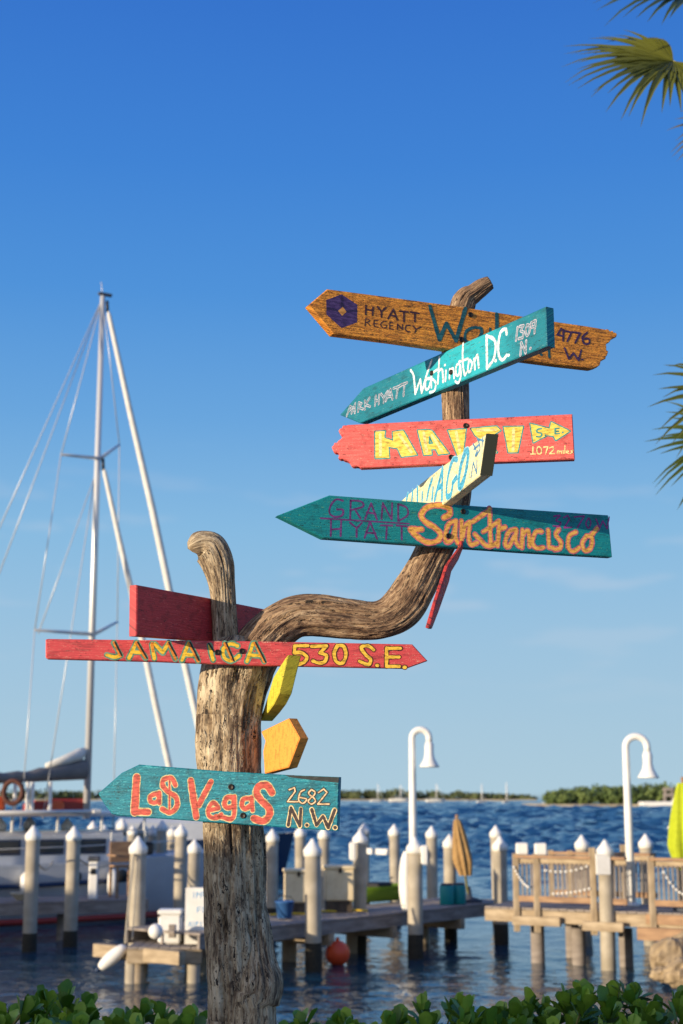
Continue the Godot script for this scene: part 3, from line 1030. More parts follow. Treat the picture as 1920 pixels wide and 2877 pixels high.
	paint_on(b, "lettering", srgb(18, 84, 92), [[13,0,-132,14,-100,-95],[14,0,-100,-95,-73,-37],[13,0,-73,-37,-40,-91],[14,0,-40,-91,-3,23]], 0.00092, false)
	paint_on(b, "lettering", srgb(18, 84, 92), [[10,1,51,-37,25,-38,0,-53,-7,-74,-2,-89,19,-91,40,-77,53,-56],[10,0,55,-36,56,-85]], 0.00092, false)
	paint_on(b, "lettering", srgb(18, 84, 92), [[9,0,87,-34,86,-81]], 0.00092, false)
	paint_on(b, "lettering", srgb(18, 84, 92), [[9,0,307,-71,308,-105]], 0.00092, false)
	paint_on(b, "lettering", srgb(18, 84, 92), [[9,0,276,-99,278,-100]], 0.00092, false)
	paint_on(b, "lettering", srgb(18, 84, 92), [[14,0,113,19,111,-72]], 0.00092, false)
	paint_on(b, "lettering", srgb(58, 30, 74), [[7,0,358,1,341,-23,365,-25],[7,0,366,-2,363,-42],[7,0,372,-6,397,-7,379,-42],[7,0,401,-6,431,-6,410,-42]], 0.00110, false)
	paint_on(b, "lettering", srgb(58, 30, 74), [[7,1,458,-1,439,-20,446,-41,465,-37,464,-22,443,-25]], 0.00110, false)
	paint_on(b, "lettering", srgb(58, 30, 74), [[7,0,368,-66,383,-102,402,-80,421,-103,433,-65]], 0.00110, false)
	paint_on(b, "lettering", srgb(58, 30, 74), [[7,0,435,-98,437,-98]], 0.00110, false)
	screw(b, 15, 4)
	screw(b, -21, -85)
	b = sign_board(post, "teal arrow board with white Washington D.C. lettering", Vector3(0.316, 4.191, -4.461), -58.5, [-617, -32, -459, 29, 546, 29, 547, -93, -481, -94], 0.034, paint(srgb(0, 118, 134), srgb(0, 102, 120), srgb(120, 150, 150), 4, 0.35, 0.05, [0.63, 0.26, srgb(30, 176, 190)]))
	paint_on(b, "lettering_outline", srgb(150, 196, 206), [[11,1,-159,17,-142,-7,-133,-71],[11,0,-133,-71,-103,-30],[11,0,-103,-30,-96,-77],[11,1,-96,-77,-65,-21,-36,19],[11,1,-48,-40,-70,-39,-74,-67,-57,-72,-40,-47],[10,0,-40,-47,-40,-73],[10,1,-2,-21,-32,-26,-38,-41,-16,-62,-22,-87,-49,-87],[10,0,7,17,-3,-69],[10,1,0,-31,22,-27,26,-70]], 0.00020, false)
	paint_on(b, "lettering_outline", srgb(150, 196, 206), [[10,0,43,-36,39,-70]], 0.00020, false)
	paint_on(b, "lettering_outline", srgb(150, 196, 206), [[10,0,37,-17,39,-17]], 0.00020, false)
	paint_on(b, "lettering_outline", srgb(150, 196, 206), [[10,0,64,-38,61,-69],[10,1,63,-44,82,-40,87,-73]], 0.00020, false)
	paint_on(b, "lettering_outline", srgb(150, 196, 206), [[10,1,116,-34,101,-35,97,-63,113,-68,121,-40,123,-75,109,-94,94,-86],[10,1,138,28,134,-28,143,-76,153,-71],[10,0,116,-26,162,-29],[10,1,167,-37,161,-67,173,-73,184,-51,172,-35]], 0.00020, false)
	paint_on(b, "lettering_outline", srgb(150, 196, 206), [[10,0,195,-38,198,-73],[10,1,199,-45,212,-30,218,-72]], 0.00020, false)
	paint_on(b, "lettering_outline", srgb(150, 196, 206), [[12,0,261,19,260,-86],[12,1,261,19,299,-4,305,-34,292,-67,260,-86],[12,0,303,-73,305,-73]], 0.00020, false)
	paint_on(b, "lettering_outline", srgb(150, 196, 206), [[12,1,361,-3,357,13,333,11,320,-22,321,-62,339,-80,359,-70],[12,0,367,-73,369,-73]], 0.00020, false)
	paint_on(b, "lettering", srgb(246, 240, 236), [[7,1,-159,17,-142,-7,-133,-71],[7,0,-133,-71,-103,-30],[7,0,-103,-30,-96,-77],[7,1,-96,-77,-65,-21,-36,19],[7,1,-48,-40,-70,-39,-74,-67,-57,-72,-40,-47],[6,0,-40,-47,-40,-73],[6,1,-2,-21,-32,-26,-38,-41,-16,-62,-22,-87,-49,-87],[6,0,7,17,-3,-69],[6,1,0,-31,22,-27,26,-70]], 0.00038, false)
	paint_on(b, "lettering", srgb(246, 240, 236), [[6,0,43,-36,39,-70]], 0.00038, false)
	paint_on(b, "lettering", srgb(246, 240, 236), [[6,0,37,-17,39,-17]], 0.00038, false)
	paint_on(b, "lettering", srgb(246, 240, 236), [[6,0,64,-38,61,-69],[6,1,63,-44,82,-40,87,-73]], 0.00038, false)
	paint_on(b, "lettering", srgb(246, 240, 236), [[6,1,116,-34,101,-35,97,-63,113,-68,121,-40,123,-75,109,-94,94,-86]], 0.00038, false)
	paint_on(b, "lettering", srgb(246, 240, 236), [[6,1,138,28,134,-28,143,-76,153,-71],[6,0,116,-26,162,-29]], 0.00038, false)
	paint_on(b, "lettering", srgb(246, 240, 236), [[6,1,167,-37,161,-67,173,-73,184,-51,172,-35]], 0.00038, false)
	paint_on(b, "lettering", srgb(246, 240, 236), [[6,0,195,-38,198,-73],[6,1,199,-45,212,-30,218,-72]], 0.00038, false)
	paint_on(b, "lettering", srgb(246, 240, 236), [[8,0,261,19,260,-86],[8,1,261,19,299,-4,305,-34,292,-67,260,-86]], 0.00038, false)
	paint_on(b, "lettering", srgb(246, 240, 236), [[8,0,303,-73,305,-73]], 0.00038, false)
	paint_on(b, "lettering", srgb(246, 240, 236), [[8,1,361,-3,357,13,333,11,320,-22,321,-62,339,-80,359,-70],[8,0,367,-73,369,-73]], 0.00038, false)
	paint_on(b, "lettering_outline", srgb(176, 170, 186), [[9,0,415,2,406,-37]], 0.00056, false)
	paint_on(b, "lettering_outline", srgb(176, 170, 186), [[9,0,426,2,444,0,430,-14,444,-21,438,-37,420,-35],[9,1,460,-5,453,-21,459,-37,471,-26,471,-8,460,-3]], 0.00056, false)
	paint_on(b, "lettering_outline", srgb(176, 170, 186), [[9,0,498,-1,481,-2,482,-17,496,-18,501,-2],[9,0,501,-2,494,-38]], 0.00056, false)
	paint_on(b, "lettering_outline", srgb(176, 170, 186), [[9,0,425,-88,431,-50,450,-88,454,-51]], 0.00056, false)
	paint_on(b, "lettering_outline", srgb(176, 170, 186), [[9,0,472,-80,474,-80]], 0.00056, false)
	paint_on(b, "lettering_outline", srgb(176, 170, 186), [[10,0,-545,-17,-568,-47],[10,0,-545,-17,-529,-25,-555,-33],[10,0,-535,-44,-510,-15,-513,-48],[10,0,-526,-36,-510,-38]], 0.00056, false)
	paint_on(b, "lettering_outline", srgb(176, 170, 186), [[10,0,-487,-17,-491,-48],[10,0,-487,-17,-468,-25,-487,-35,-459,-47]], 0.00056, false)
	paint_on(b, "lettering_outline", srgb(176, 170, 186), [[10,0,-446,-20,-446,-51],[10,0,-415,-17,-443,-35,-412,-49]], 0.00056, false)
	paint_on(b, "lettering_outline", srgb(176, 170, 186), [[10,0,-375,-20,-381,-53],[10,0,-354,-22,-357,-53],[10,0,-378,-38,-357,-38]], 0.00056, false)
	paint_on(b, "lettering_outline", srgb(176, 170, 186), [[10,0,-341,-21,-324,-38,-299,-21],[10,0,-324,-38,-327,-56]], 0.00056, false)
	paint_on(b, "lettering_outline", srgb(176, 170, 186), [[10,0,-312,-52,-282,-19,-270,-57],[10,0,-300,-42,-276,-44]], 0.00056, false)
	paint_on(b, "lettering_outline", srgb(176, 170, 186), [[10,0,-264,-20,-217,-22],[10,0,-237,-23,-247,-58],[10,0,-223,-20,-180,-21],[10,0,-197,-23,-203,-60]], 0.00056, false)
	paint_on(b, "lettering", srgb(52, 118, 130), [[3,0,415,2,406,-37]], 0.00074, false)
	paint_on(b, "lettering", srgb(52, 118, 130), [[3,0,426,2,444,0,430,-14,444,-21,438,-37,420,-35]], 0.00074, false)
	paint_on(b, "lettering", srgb(52, 118, 130), [[3,1,460,-5,453,-21,459,-37,471,-26,471,-8,460,-3]], 0.00074, false)
	paint_on(b, "lettering", srgb(52, 118, 130), [[3,0,498,-1,481,-2,482,-17,496,-18,501,-2],[3,0,501,-2,494,-38]], 0.00074, false)
	paint_on(b, "lettering", srgb(52, 118, 130), [[3,0,425,-88,431,-50,450,-88,454,-51]], 0.00074, false)
	paint_on(b, "lettering", srgb(52, 118, 130), [[3,0,472,-80,474,-80]], 0.00074, false)
	paint_on(b, "lettering", srgb(52, 118, 130), [[4,0,-545,-17,-568,-47],[4,0,-545,-17,-529,-25,-555,-33]], 0.00074, false)
	paint_on(b, "lettering", srgb(52, 118, 130), [[4,0,-535,-44,-510,-15,-513,-48],[4,0,-526,-36,-510,-38]], 0.00074, false)
	paint_on(b, "lettering", srgb(52, 118, 130), [[4,0,-487,-17,-491,-48],[4,0,-487,-17,-468,-25,-487,-35,-459,-47]], 0.00074, false)
	paint_on(b, "lettering", srgb(52, 118, 130), [[4,0,-446,-20,-446,-51],[4,0,-415,-17,-443,-35,-412,-49]], 0.00074, false)
	paint_on(b, "lettering", srgb(52, 118, 130), [[4,0,-375,-20,-381,-53],[4,0,-354,-22,-357,-53],[4,0,-378,-38,-357,-38]], 0.00074, false)
	paint_on(b, "lettering", srgb(52, 118, 130), [[4,0,-341,-21,-324,-38,-299,-21],[4,0,-324,-38,-327,-56]], 0.00074, false)
	paint_on(b, "lettering", srgb(52, 118, 130), [[4,0,-312,-52,-282,-19,-270,-57],[4,0,-300,-42,-276,-44]], 0.00074, false)
	paint_on(b, "lettering", srgb(52, 118, 130), [[4,0,-264,-20,-217,-22],[4,0,-237,-23,-247,-58],[4,0,-223,-20,-180,-21],[4,0,-197,-23,-203,-60]], 0.00074, false)
	screw(b, -36, -25)
	screw(b, 72, -50)
	b = sign_board(post, "coral red board with large yellow HAITI letters and a broken end", Vector3(0.368, 3.943, -4.424), -5.0, [-347, 38, 6, 48, 371, 57, 374, -91, 4, -97, -307, -106, -314, -101, -320, -100, -329, -101, -335, -99, -339, -95, -342, -89, -346, -84, -352, -81, -359, -79, -366, -75, -373, -75, -380, -71, -378, -66, -378, -61, -378, -56, -384, -53, -390, -53, -396, -48, -398, -43, -400, -39, -401, -34, -397, -30, -394, -27, -393, -21, -384, -20, -379, -13, -371, -8, -368, -4, -367, -1, -363, 2, -368, 3, -371, 5, -373, 9, -375, 13, -377, 15, -379, 19, -375, 26, -368, 28, -365, 36, -359, 37, -353, 37], 0.034, paint(srgb(238, 110, 102), srgb(218, 86, 80), srgb(240, 160, 136), 5, 0.55, 0.06))
	paint_on(b, "lettering_outline", srgb(52, 150, 150), [[8,0,-260,13,-229,14,-231,-8,-202,-19,-204,11,-170,15,-126,-67,-176,-72,-189,-44,-218,-38,-215,-75,-260,-75,-260,13]], 0.00020, false)
	paint_on(b, "lettering_outline", srgb(52, 150, 150), [[8,0,-123,14,-91,15,-78,12,-24,-64,-58,-67,-66,-49,-81,-49,-79,-67,-104,-68,-123,14]], 0.00020, false)
	paint_on(b, "lettering_outline", srgb(52, 150, 150), [[8,0,-26,12,31,15,20,-70,4,-75,-26,12]], 0.00020, false)
	paint_on(b, "lettering_outline", srgb(52, 150, 150), [[8,0,48,16,129,22,142,8,120,-5,89,-7,129,-64,103,-64,73,-17,60,-6,48,16]], 0.00020, false)
	paint_on(b, "lettering_outline", srgb(52, 150, 150), [[8,0,152,19,213,19,194,-65,165,-65,152,19]], 0.00020, false)
	paint_on(b, "lettering_outline", srgb(52, 150, 150), [[8,0,237,28,297,10,303,32,361,1,316,-28,309,-14,289,-11,245,-34,237,28]], 0.00020, false)
	paint_on(b, "lettering", srgb(250, 214, 84), [[0,0,-260,13,-229,14,-231,-8,-202,-19,-204,11,-170,15,-126,-67,-176,-72,-189,-44,-218,-38,-215,-75,-260,-75],[0,0,-123,14,-91,15,-78,12,-24,-64,-58,-67,-66,-49,-81,-49,-79,-67,-104,-68],[0,0,-26,12,31,15,20,-70,4,-75],[0,0,48,16,129,22,142,8,120,-5,89,-7,129,-64,103,-64,73,-17,60,-6],[0,0,152,19,213,19,194,-65,165,-65],[0,0,237,28,297,10,303,32,361,1,316,-28,309,-14,289,-11,245,-34]], 0.00038, true)
	paint_on(b, "lettering_highlight", srgb(250, 226, 150), [[9,0,-244,3,-244,-64]], 0.00056, false)
	paint_on(b, "lettering_highlight", srgb(250, 226, 150), [[9,0,-183,2,-144,-58]], 0.00056, false)
	paint_on(b, "lettering_highlight", srgb(250, 226, 150), [[9,0,-104,6,-95,-59]], 0.00056, false)
	paint_on(b, "lettering_highlight", srgb(250, 226, 150), [[9,0,-78,-3,-45,-58]], 0.00056, false)
	paint_on(b, "lettering_highlight", srgb(250, 226, 150), [[9,0,0,6,11,-59]], 0.00056, false)
	paint_on(b, "lettering_highlight", srgb(250, 226, 150), [[9,0,183,10,180,-57]], 0.00056, false)
	paint_on(b, "lettering_highlight", srgb(250, 226, 150), [[9,0,68,10,126,11]], 0.00056, false)
	paint_on(b, "lettering", srgb(58, 150, 140), [[5,0,-86,-8,-77,-29,-86,-30,-86,-8]], 0.00074, false)
	paint_on(b, "lettering", srgb(58, 150, 140), [[5,1,271,11,258,8,258,-1,271,-5,268,-15,255,-15]], 0.00074, false)
	paint_on(b, "lettering", srgb(58, 150, 140), [[5,0,283,-11,284,-11]], 0.00074, false)
	paint_on(b, "lettering", srgb(58, 150, 140), [[5,0,315,10,314,-7],[5,0,315,10,327,11],[5,0,315,1,325,1],[5,0,314,-7,327,-7]], 0.00074, false)
	paint_on(b, "lettering", srgb(58, 150, 140), [[5,0,338,-3,339,-3]], 0.00074, false)
	paint_on(b, "lettering", srgb(248, 226, 150), [[4,0,243,-48,242,-72],[4,0,235,-72,251,-72]], 0.00092, false)
	paint_on(b, "lettering", srgb(248, 226, 150), [[4,1,259,-49,255,-60,259,-72,268,-70,269,-55,262,-48]], 0.00092, false)
	paint_on(b, "lettering", srgb(248, 226, 150), [[4,0,277,-50,290,-49,282,-73]], 0.00092, false)
	paint_on(b, "lettering", srgb(248, 226, 150), [[4,0,295,-53,306,-49,308,-59,295,-72,311,-72]], 0.00092, false)
	paint_on(b, "lettering", srgb(248, 226, 150), [[3,0,319,-72,320,-63,325,-63,325,-72],[3,0,326,-65,332,-64,332,-72]], 0.00092, false)
	paint_on(b, "lettering", srgb(248, 226, 150), [[3,0,338,-63,338,-72]], 0.00092, false)
	paint_on(b, "lettering", srgb(248, 226, 150), [[3,0,344,-47,343,-72]], 0.00092, false)
	paint_on(b, "lettering", srgb(248, 226, 150), [[3,1,349,-68,355,-66,351,-62,348,-69,356,-73]], 0.00092, false)
	paint_on(b, "lettering", srgb(248, 226, 150), [[3,0,369,-62,362,-64,367,-68,361,-73]], 0.00092, false)
	screw(b, 31, 26)
	screw(b, -17, -77)
	b = sign_board(post, "cream board with pale blue CHICAGO letters running towards the viewer", Vector3(0.299, 3.813, -4.483), -76.9, [524, 14, 463, -95, 118, -107, -93, -114, -428, -50, -399, 5, -156, 14, 95, 16], 0.036, paint(srgb(240, 234, 186), srgb(226, 220, 164), srgb(120, 112, 80), 6, 0.5, 0.05))
	paint_on(b, "lettering_outline", srgb(150, 208, 222), [[26,1,324,6,276,-31,256,-82,293,-85,335,-46,354,0,324,8]], 0.00020, false)
	paint_on(b, "lettering_outline", srgb(150, 208, 222), [[21,1,247,2,202,10,154,-25,130,-85,176,-93,198,-63],[20,0,195,-60,237,-52]], 0.00020, false)
	paint_on(b, "lettering_outline", srgb(150, 208, 222), [[21,0,5,-73,56,-26,95,8],[21,0,95,8,83,-89],[21,0,33,-45,85,-45]], 0.00020, false)
	paint_on(b, "lettering_outline", srgb(150, 208, 222), [[19,0,-83,-55,-58,-24,-22,-2]], 0.00020, false)
	paint_on(b, "lettering_outline", srgb(150, 208, 222), [[19,0,-138,-46,-137,-23]], 0.00020, false)
	paint_on(b, "lettering_outline", srgb(150, 208, 222), [[19,0,-195,-35,-193,7]], 0.00020, false)
	paint_on(b, "lettering_outline", srgb(150, 208, 222), [[19,0,-261,-20,-250,9]], 0.00020, false)
	paint_on(b, "lettering_outline", srgb(150, 208, 222), [[19,0,-327,-5,-311,10]], 0.00020, false)
	paint_on(b, "lettering_outline", srgb(150, 208, 222), [[18,0,-25,-67,-12,-33]], 0.00020, false)
	paint_on(b, "lettering", srgb(64, 164, 200), [[21,1,324,6,276,-31,256,-82,293,-85,335,-46,354,0,324,8]], 0.00038, false)
	paint_on(b, "lettering", srgb(64, 164, 200), [[16,1,247,2,202,10,154,-25,130,-85,176,-93,198,-63],[15,0,195,-60,237,-52]], 0.00038, false)
	paint_on(b, "lettering", srgb(64, 164, 200), [[16,0,5,-73,56,-26,95,8],[16,0,95,8,83,-89],[16,0,33,-45,85,-45]], 0.00038, false)
	paint_on(b, "lettering", srgb(64, 164, 200), [[14,0,-83,-55,-58,-24,-22,-2]], 0.00038, false)
	paint_on(b, "lettering", srgb(64, 164, 200), [[14,0,-138,-46,-137,-23]], 0.00038, false)
	paint_on(b, "lettering", srgb(64, 164, 200), [[14,0,-195,-35,-193,7]], 0.00038, false)
	paint_on(b, "lettering", srgb(64, 164, 200), [[14,0,-261,-20,-250,9]], 0.00038, false)
	paint_on(b, "lettering", srgb(64, 164, 200), [[14,0,-327,-5,-311,10]], 0.00038, false)
	paint_on(b, "lettering", srgb(64, 164, 200), [[13,0,-25,-67,-12,-33]], 0.00038, false)
	paint_on(b, "lettering", srgb(70, 132, 176), [[7,0,403,13,427,-10],[7,0,453,11,465,-12],[7,0,491,10,483,-15],[7,0,420,-26,439,-17],[7,0,408,-5,453,-3],[7,0,441,18,496,0],[7,0,464,-19,426,-30]], 0.00056, false)
	paint_on(b, "lettering", srgb(70, 132, 176), [[7,0,378,-83,400,-42,429,-82,434,-46]], 0.00056, false)
	obj("shaded_end", plank(outline([525, 14, 464, -95, 459, -95, 520, 14]), 0.036+0.001, 0.0004), plain(srgb(58, 62, 50), 0.8), b, Transform3D(Basis.IDENTITY, Vector3(0, 0, 0.0004)))  # end face coloured dark to stand in for shade
	b = sign_board(post, "green teal arrow board with orange script San Francisco", Vector3(0.382, 3.683, -4.424), 19.0, [-608, -46, -443, 28, -213, 27, 43, 27, 526, 28, 535, -111, 214, -112, -268, -109, -462, -107], 0.034, paint(srgb(0, 140, 142), srgb(0, 122, 128), srgb(120, 160, 120), 7, 0.45, 0.04))
	paint_on(b, "lettering", srgb(104, 44, 112), [[6,1,-400,14,-422,16,-439,-4,-443,-28,-425,-39,-402,-32,-400,-15,-418,-15]], 0.00020, false)
	paint_on(b, "lettering", srgb(104, 44, 112), [[6,0,-374,16,-376,-41],[6,1,-374,16,-340,15,-334,0,-370,-13],[6,0,-360,-12,-342,-38],[6,0,-217,15,-217,-39],[6,1,-217,15,-189,6,-186,-18,-217,-39],[6,0,-438,-48,-439,-99],[6,0,-405,-48,-407,-97],[6,0,-438,-79,-406,-75],[6,0,-376,-54,-355,-70,-338,-52],[6,0,-355,-70,-355,-97],[6,0,-329,-99,-311,-47,-288,-99],[6,0,-324,-82,-293,-82],[5,0,-471,-46,-181,-45]], 0.00020, false)
	paint_on(b, "lettering", srgb(104, 44, 112), [[6,0,-327,-39,-307,12,-288,-38],[6,0,-322,-18,-293,-20]], 0.00020, false)
	paint_on(b, "lettering", srgb(104, 44, 112), [[6,0,-273,-36,-268,15,-239,-35,-237,17]], 0.00020, false)
	paint_on(b, "lettering", srgb(104, 44, 112), [[6,0,-275,-56,-237,-54],[6,0,-255,-55,-258,-98]], 0.00020, false)
	paint_on(b, "lettering", srgb(104, 44, 112), [[6,0,-223,-53,-188,-54],[6,0,-206,-54,-206,-97]], 0.00020, false)
	paint_on(b, "lettering_outline", srgb(218, 110, 116), [[21,1,-63,-18,-42,-5,-46,14,-77,21,-115,14,-139,-12,-129,-33,-92,-53,-74,-74,-88,-95,-121,-101,-153,-85,-176,-63,-158,-62,-139,-60],[18,1,-21,-26,-45,-37,-59,-73,-55,-95,-36,-85,-23,-40],[18,1,-21,-26,-24,-76,-15,-97],[18,0,-2,-25,-3,-88],[18,1,2,-74,10,-42,27,-26],[18,1,27,-26,22,-68,28,-99,52,-91],[18,0,37,-25,96,17],[18,0,96,22,98,-100],[18,0,43,-65,79,-99],[18,1,79,-99,100,-100,122,-85],[18,0,72,-56,129,-17],[18,0,129,-28,122,-98],[18,0,128,-44,150,-36]], 0.00038, false)
	paint_on(b, "lettering_outline", srgb(218, 110, 116), [[18,1,187,-40,162,-51,149,-88,161,-98,181,-63],[18,1,189,-40,186,-77,198,-96],[18,0,211,-41,207,-98],[18,1,211,-57,231,-42,235,-92],[18,1,281,-42,258,-45,245,-78,257,-97,284,-94]], 0.00038, false)
	paint_on(b, "lettering_outline", srgb(218, 110, 116), [[18,0,303,-36,304,-92,319,-94],[18,1,341,-31,330,-50,347,-72,344,-92,323,-98]], 0.00038, false)
	paint_on(b, "lettering_outline", srgb(218, 110, 116), [[18,1,403,-36,378,-52,374,-88,391,-101,414,-86],[18,1,441,-48,425,-72,434,-96,457,-84,461,-51,441,-46],[18,0,456,-47,483,-18]], 0.00038, false)
	paint_on(b, "lettering", srgb(250, 182, 78), [[14,1,-63,-18,-42,-5,-46,14,-77,21,-115,14,-139,-12,-129,-33,-92,-53,-74,-74,-88,-95,-121,-101,-153,-85,-176,-63,-158,-62,-139,-60]], 0.00056, false)
	paint_on(b, "lettering", srgb(250, 182, 78), [[11,1,-21,-26,-45,-37,-59,-73,-55,-95,-36,-85,-23,-40],[11,1,-21,-26,-24,-76,-15,-97]], 0.00056, false)
	paint_on(b, "lettering", srgb(250, 182, 78), [[11,0,-2,-25,-3,-88],[11,1,2,-74,10,-42,27,-26],[11,1,27,-26,22,-68,28,-99,52,-91],[11,0,37,-25,96,17],[11,0,96,22,98,-100],[11,0,43,-65,79,-99],[11,1,79,-99,100,-100,122,-85],[11,0,72,-56,129,-17],[11,0,129,-28,122,-98],[11,0,128,-44,150,-36]], 0.00056, false)
	paint_on(b, "lettering", srgb(250, 182, 78), [[11,1,187,-40,162,-51,149,-88,161,-98,181,-63],[11,1,189,-40,186,-77,198,-96],[11,0,211,-41,207,-98],[11,1,211,-57,231,-42,235,-92],[11,1,281,-42,258,-45,245,-78,257,-97,284,-94]], 0.00056, false)
	paint_on(b, "lettering", srgb(250, 182, 78), [[11,0,303,-36,304,-92,319,-94],[11,1,341,-31,330,-50,347,-72,344,-92,323,-98]], 0.00056, false)
	paint_on(b, "lettering", srgb(250, 182, 78), [[11,1,403,-36,378,-52,374,-88,391,-101,414,-86]], 0.00056, false)
	paint_on(b, "lettering", srgb(250, 182, 78), [[11,1,441,-48,425,-72,434,-96,457,-84,461,-51,441,-46],[11,0,456,-47,483,-18]], 0.00056, false)
	paint_on(b, "lettering", srgb(150, 42, 128), [[5,1,325,11,347,15,332,-2,349,-8,341,-20,321,-21]], 0.00074, false)
	paint_on(b, "lettering", srgb(150, 42, 128), [[5,0,360,9,375,17,382,6,361,-25,389,-21]], 0.00074, false)
	paint_on(b, "lettering", srgb(150, 42, 128), [[5,0,400,14,436,19,409,-22]], 0.00074, false)
	paint_on(b, "lettering", srgb(150, 42, 128), [[5,1,451,13,441,-6,450,-20,459,-3,453,13]], 0.00074, false)
	paint_on(b, "lettering", srgb(150, 42, 128), [[5,0,479,12,491,-17,504,7,519,-18,528,22]], 0.00074, false)
	screw(b, 4, 6)
	screw(b, -48, -76)
	b = sign_board(post, "blank dark red board fixed behind the short driftwood stub", Vector3(-0.402, 3.355, -4.519), 58.2, [-391, 64, -29, 66, 387, 64, 388, -50, -2, -70, -387, -88], 0.03, paint(srgb(196, 62, 66), srgb(172, 48, 54), srgb(220, 120, 110), 8, 0.4, 0.04))
	b = sign_board(post, "narrow red arrow board with yellow JAMAICA 530 S.E. lettering", Vector3(-0.340, 3.242, -4.355), 8.0, [-557, 24, -550, 26, -219, 27, 101, 28, 349, 27, 567, 26, 615, -25, 549, -49, 276, -47, 64, -46, -217, -38, -548, -34, -555, -30], 0.03, paint(srgb(222, 84, 84), srgb(194, 64, 66), srgb(228, 196, 160), 9, 0.5, 0.10))
	paint_on(b, "lettering_outline", srgb(96, 150, 120), [[19,1,-335,-22,-352,-26,-373,-20],[18,0,-354,18,-332,-23]], 0.00020, false)
	paint_on(b, "lettering_outline", srgb(96, 150, 120), [[19,0,-286,19,-307,-29],[19,0,-299,-10,-274,-11],[18,0,-287,19,-258,-28]], 0.00020, false)
	paint_on(b, "lettering_outline", srgb(96, 150, 120), [[19,0,-239,13,-231,-29],[19,0,-231,16,-206,-11],[19,0,-206,-11,-189,20],[18,0,-190,19,-167,-30],[18,0,-239,17,-235,-7]], 0.00020, false)
	paint_on(b, "lettering_outline", srgb(96, 150, 120), [[19,0,-128,20,-147,-33],[19,0,-141,-15,-109,-17],[18,0,-128,20,-98,-35]], 0.00020, false)
	paint_on(b, "lettering_outline", srgb(96, 150, 120), [[19,0,-64,14,-53,-31]], 0.00020, false)
	paint_on(b, "lettering_outline", srgb(96, 150, 120), [[19,1,21,13,0,19,-22,3,-17,-25,6,-32,26,-17],[18,0,-18,20,6,-31]], 0.00020, false)
	paint_on(b, "lettering_outline", srgb(96, 150, 120), [[19,0,69,21,51,-34],[19,0,56,-15,93,-16],[18,0,74,23,104,-35]], 0.00020, false)
	paint_on(b, "lettering", srgb(246, 196, 40), [[10,1,-335,-22,-352,-26,-373,-20]], 0.00038, false)
	paint_on(b, "lettering", srgb(246, 196, 40), [[10,0,-286,19,-307,-29],[10,0,-299,-10,-274,-11]], 0.00038, false)
	paint_on(b, "lettering", srgb(246, 196, 40), [[10,0,-239,13,-231,-29],[10,0,-231,16,-206,-11],[10,0,-206,-11,-189,20]], 0.00038, false)
	paint_on(b, "lettering", srgb(246, 196, 40), [[10,0,-128,20,-147,-33],[10,0,-141,-15,-109,-17]], 0.00038, false)
	paint_on(b, "lettering", srgb(246, 196, 40), [[10,0,-64,14,-53,-31]], 0.00038, false)
	paint_on(b, "lettering", srgb(246, 196, 40), [[10,1,21,13,0,19,-22,3,-17,-25,6,-32,26,-17]], 0.00038, false)
	paint_on(b, "lettering", srgb(246, 196, 40), [[10,0,69,21,51,-34],[10,0,56,-15,93,-16]], 0.00038, false)
	paint_on(b, "lettering", srgb(226, 134, 30), [[8,0,-354,18,-332,-23]], 0.00056, false)
	paint_on(b, "lettering", srgb(226, 134, 30), [[8,0,-287,19,-258,-28]], 0.00056, false)
	paint_on(b, "lettering", srgb(226, 134, 30), [[8,0,-190,19,-167,-30]], 0.00056, false)
	paint_on(b, "lettering", srgb(226, 134, 30), [[8,0,-128,20,-98,-35]], 0.00056, false)
	paint_on(b, "lettering", srgb(226, 134, 30), [[8,0,-18,20,6,-31]], 0.00056, false)
	paint_on(b, "lettering", srgb(226, 134, 30), [[8,0,74,23,104,-35]], 0.00056, false)
	paint_on(b, "lettering", srgb(226, 134, 30), [[8,0,-239,17,-235,-7]], 0.00056, false)
	paint_on(b, "lettering", srgb(28, 20, 18), [[5,0,-350,19,-329,-21]], 0.00074, false)
	paint_on(b, "lettering", srgb(28, 20, 18), [[5,0,-282,20,-253,-28]], 0.00074, false)
	paint_on(b, "lettering", srgb(28, 20, 18), [[5,0,-188,21,-165,-20]], 0.00074, false)
	paint_on(b, "lettering", srgb(28, 20, 18), [[5,0,-124,22,-96,-32]], 0.00074, false)
	paint_on(b, "lettering", srgb(28, 20, 18), [[5,0,-67,20,-51,-5]], 0.00074, false)
	paint_on(b, "lettering", srgb(28, 20, 18), [[5,0,-14,23,11,-33]], 0.00074, false)
	paint_on(b, "lettering", srgb(28, 20, 18), [[5,0,77,24,108,-35]], 0.00074, false)
	paint_on(b, "lettering_outline", srgb(70, 28, 18), [[15,0,239,17,198,16],[15,0,198,16,196,-6],[15,1,196,-6,217,-5,235,-18,228,-33,210,-41],[15,0,250,15,296,17],[15,0,296,17,276,-5],[15,1,276,-5,296,-13,290,-32,272,-36,254,-30]], 0.00092, false)
	paint_on(b, "lettering_outline", srgb(70, 28, 18), [[15,1,329,16,320,-6,327,-31,346,-35,357,-9,349,17,329,18]], 0.00092, false)
	paint_on(b, "lettering_outline", srgb(70, 28, 18), [[15,1,444,7,427,19,405,14,418,-8,434,-23,427,-39,399,-29]], 0.00092, false)
	paint_on(b, "lettering_outline", srgb(70, 28, 18), [[15,0,454,-41,456,-41]], 0.00092, false)
	paint_on(b, "lettering_outline", srgb(70, 28, 18), [[15,0,485,13,484,-44],[15,0,485,12,529,13],[15,0,484,-15,524,-14],[15,0,484,-44,525,-43],[15,0,540,-46,543,-46]], 0.00092, false)
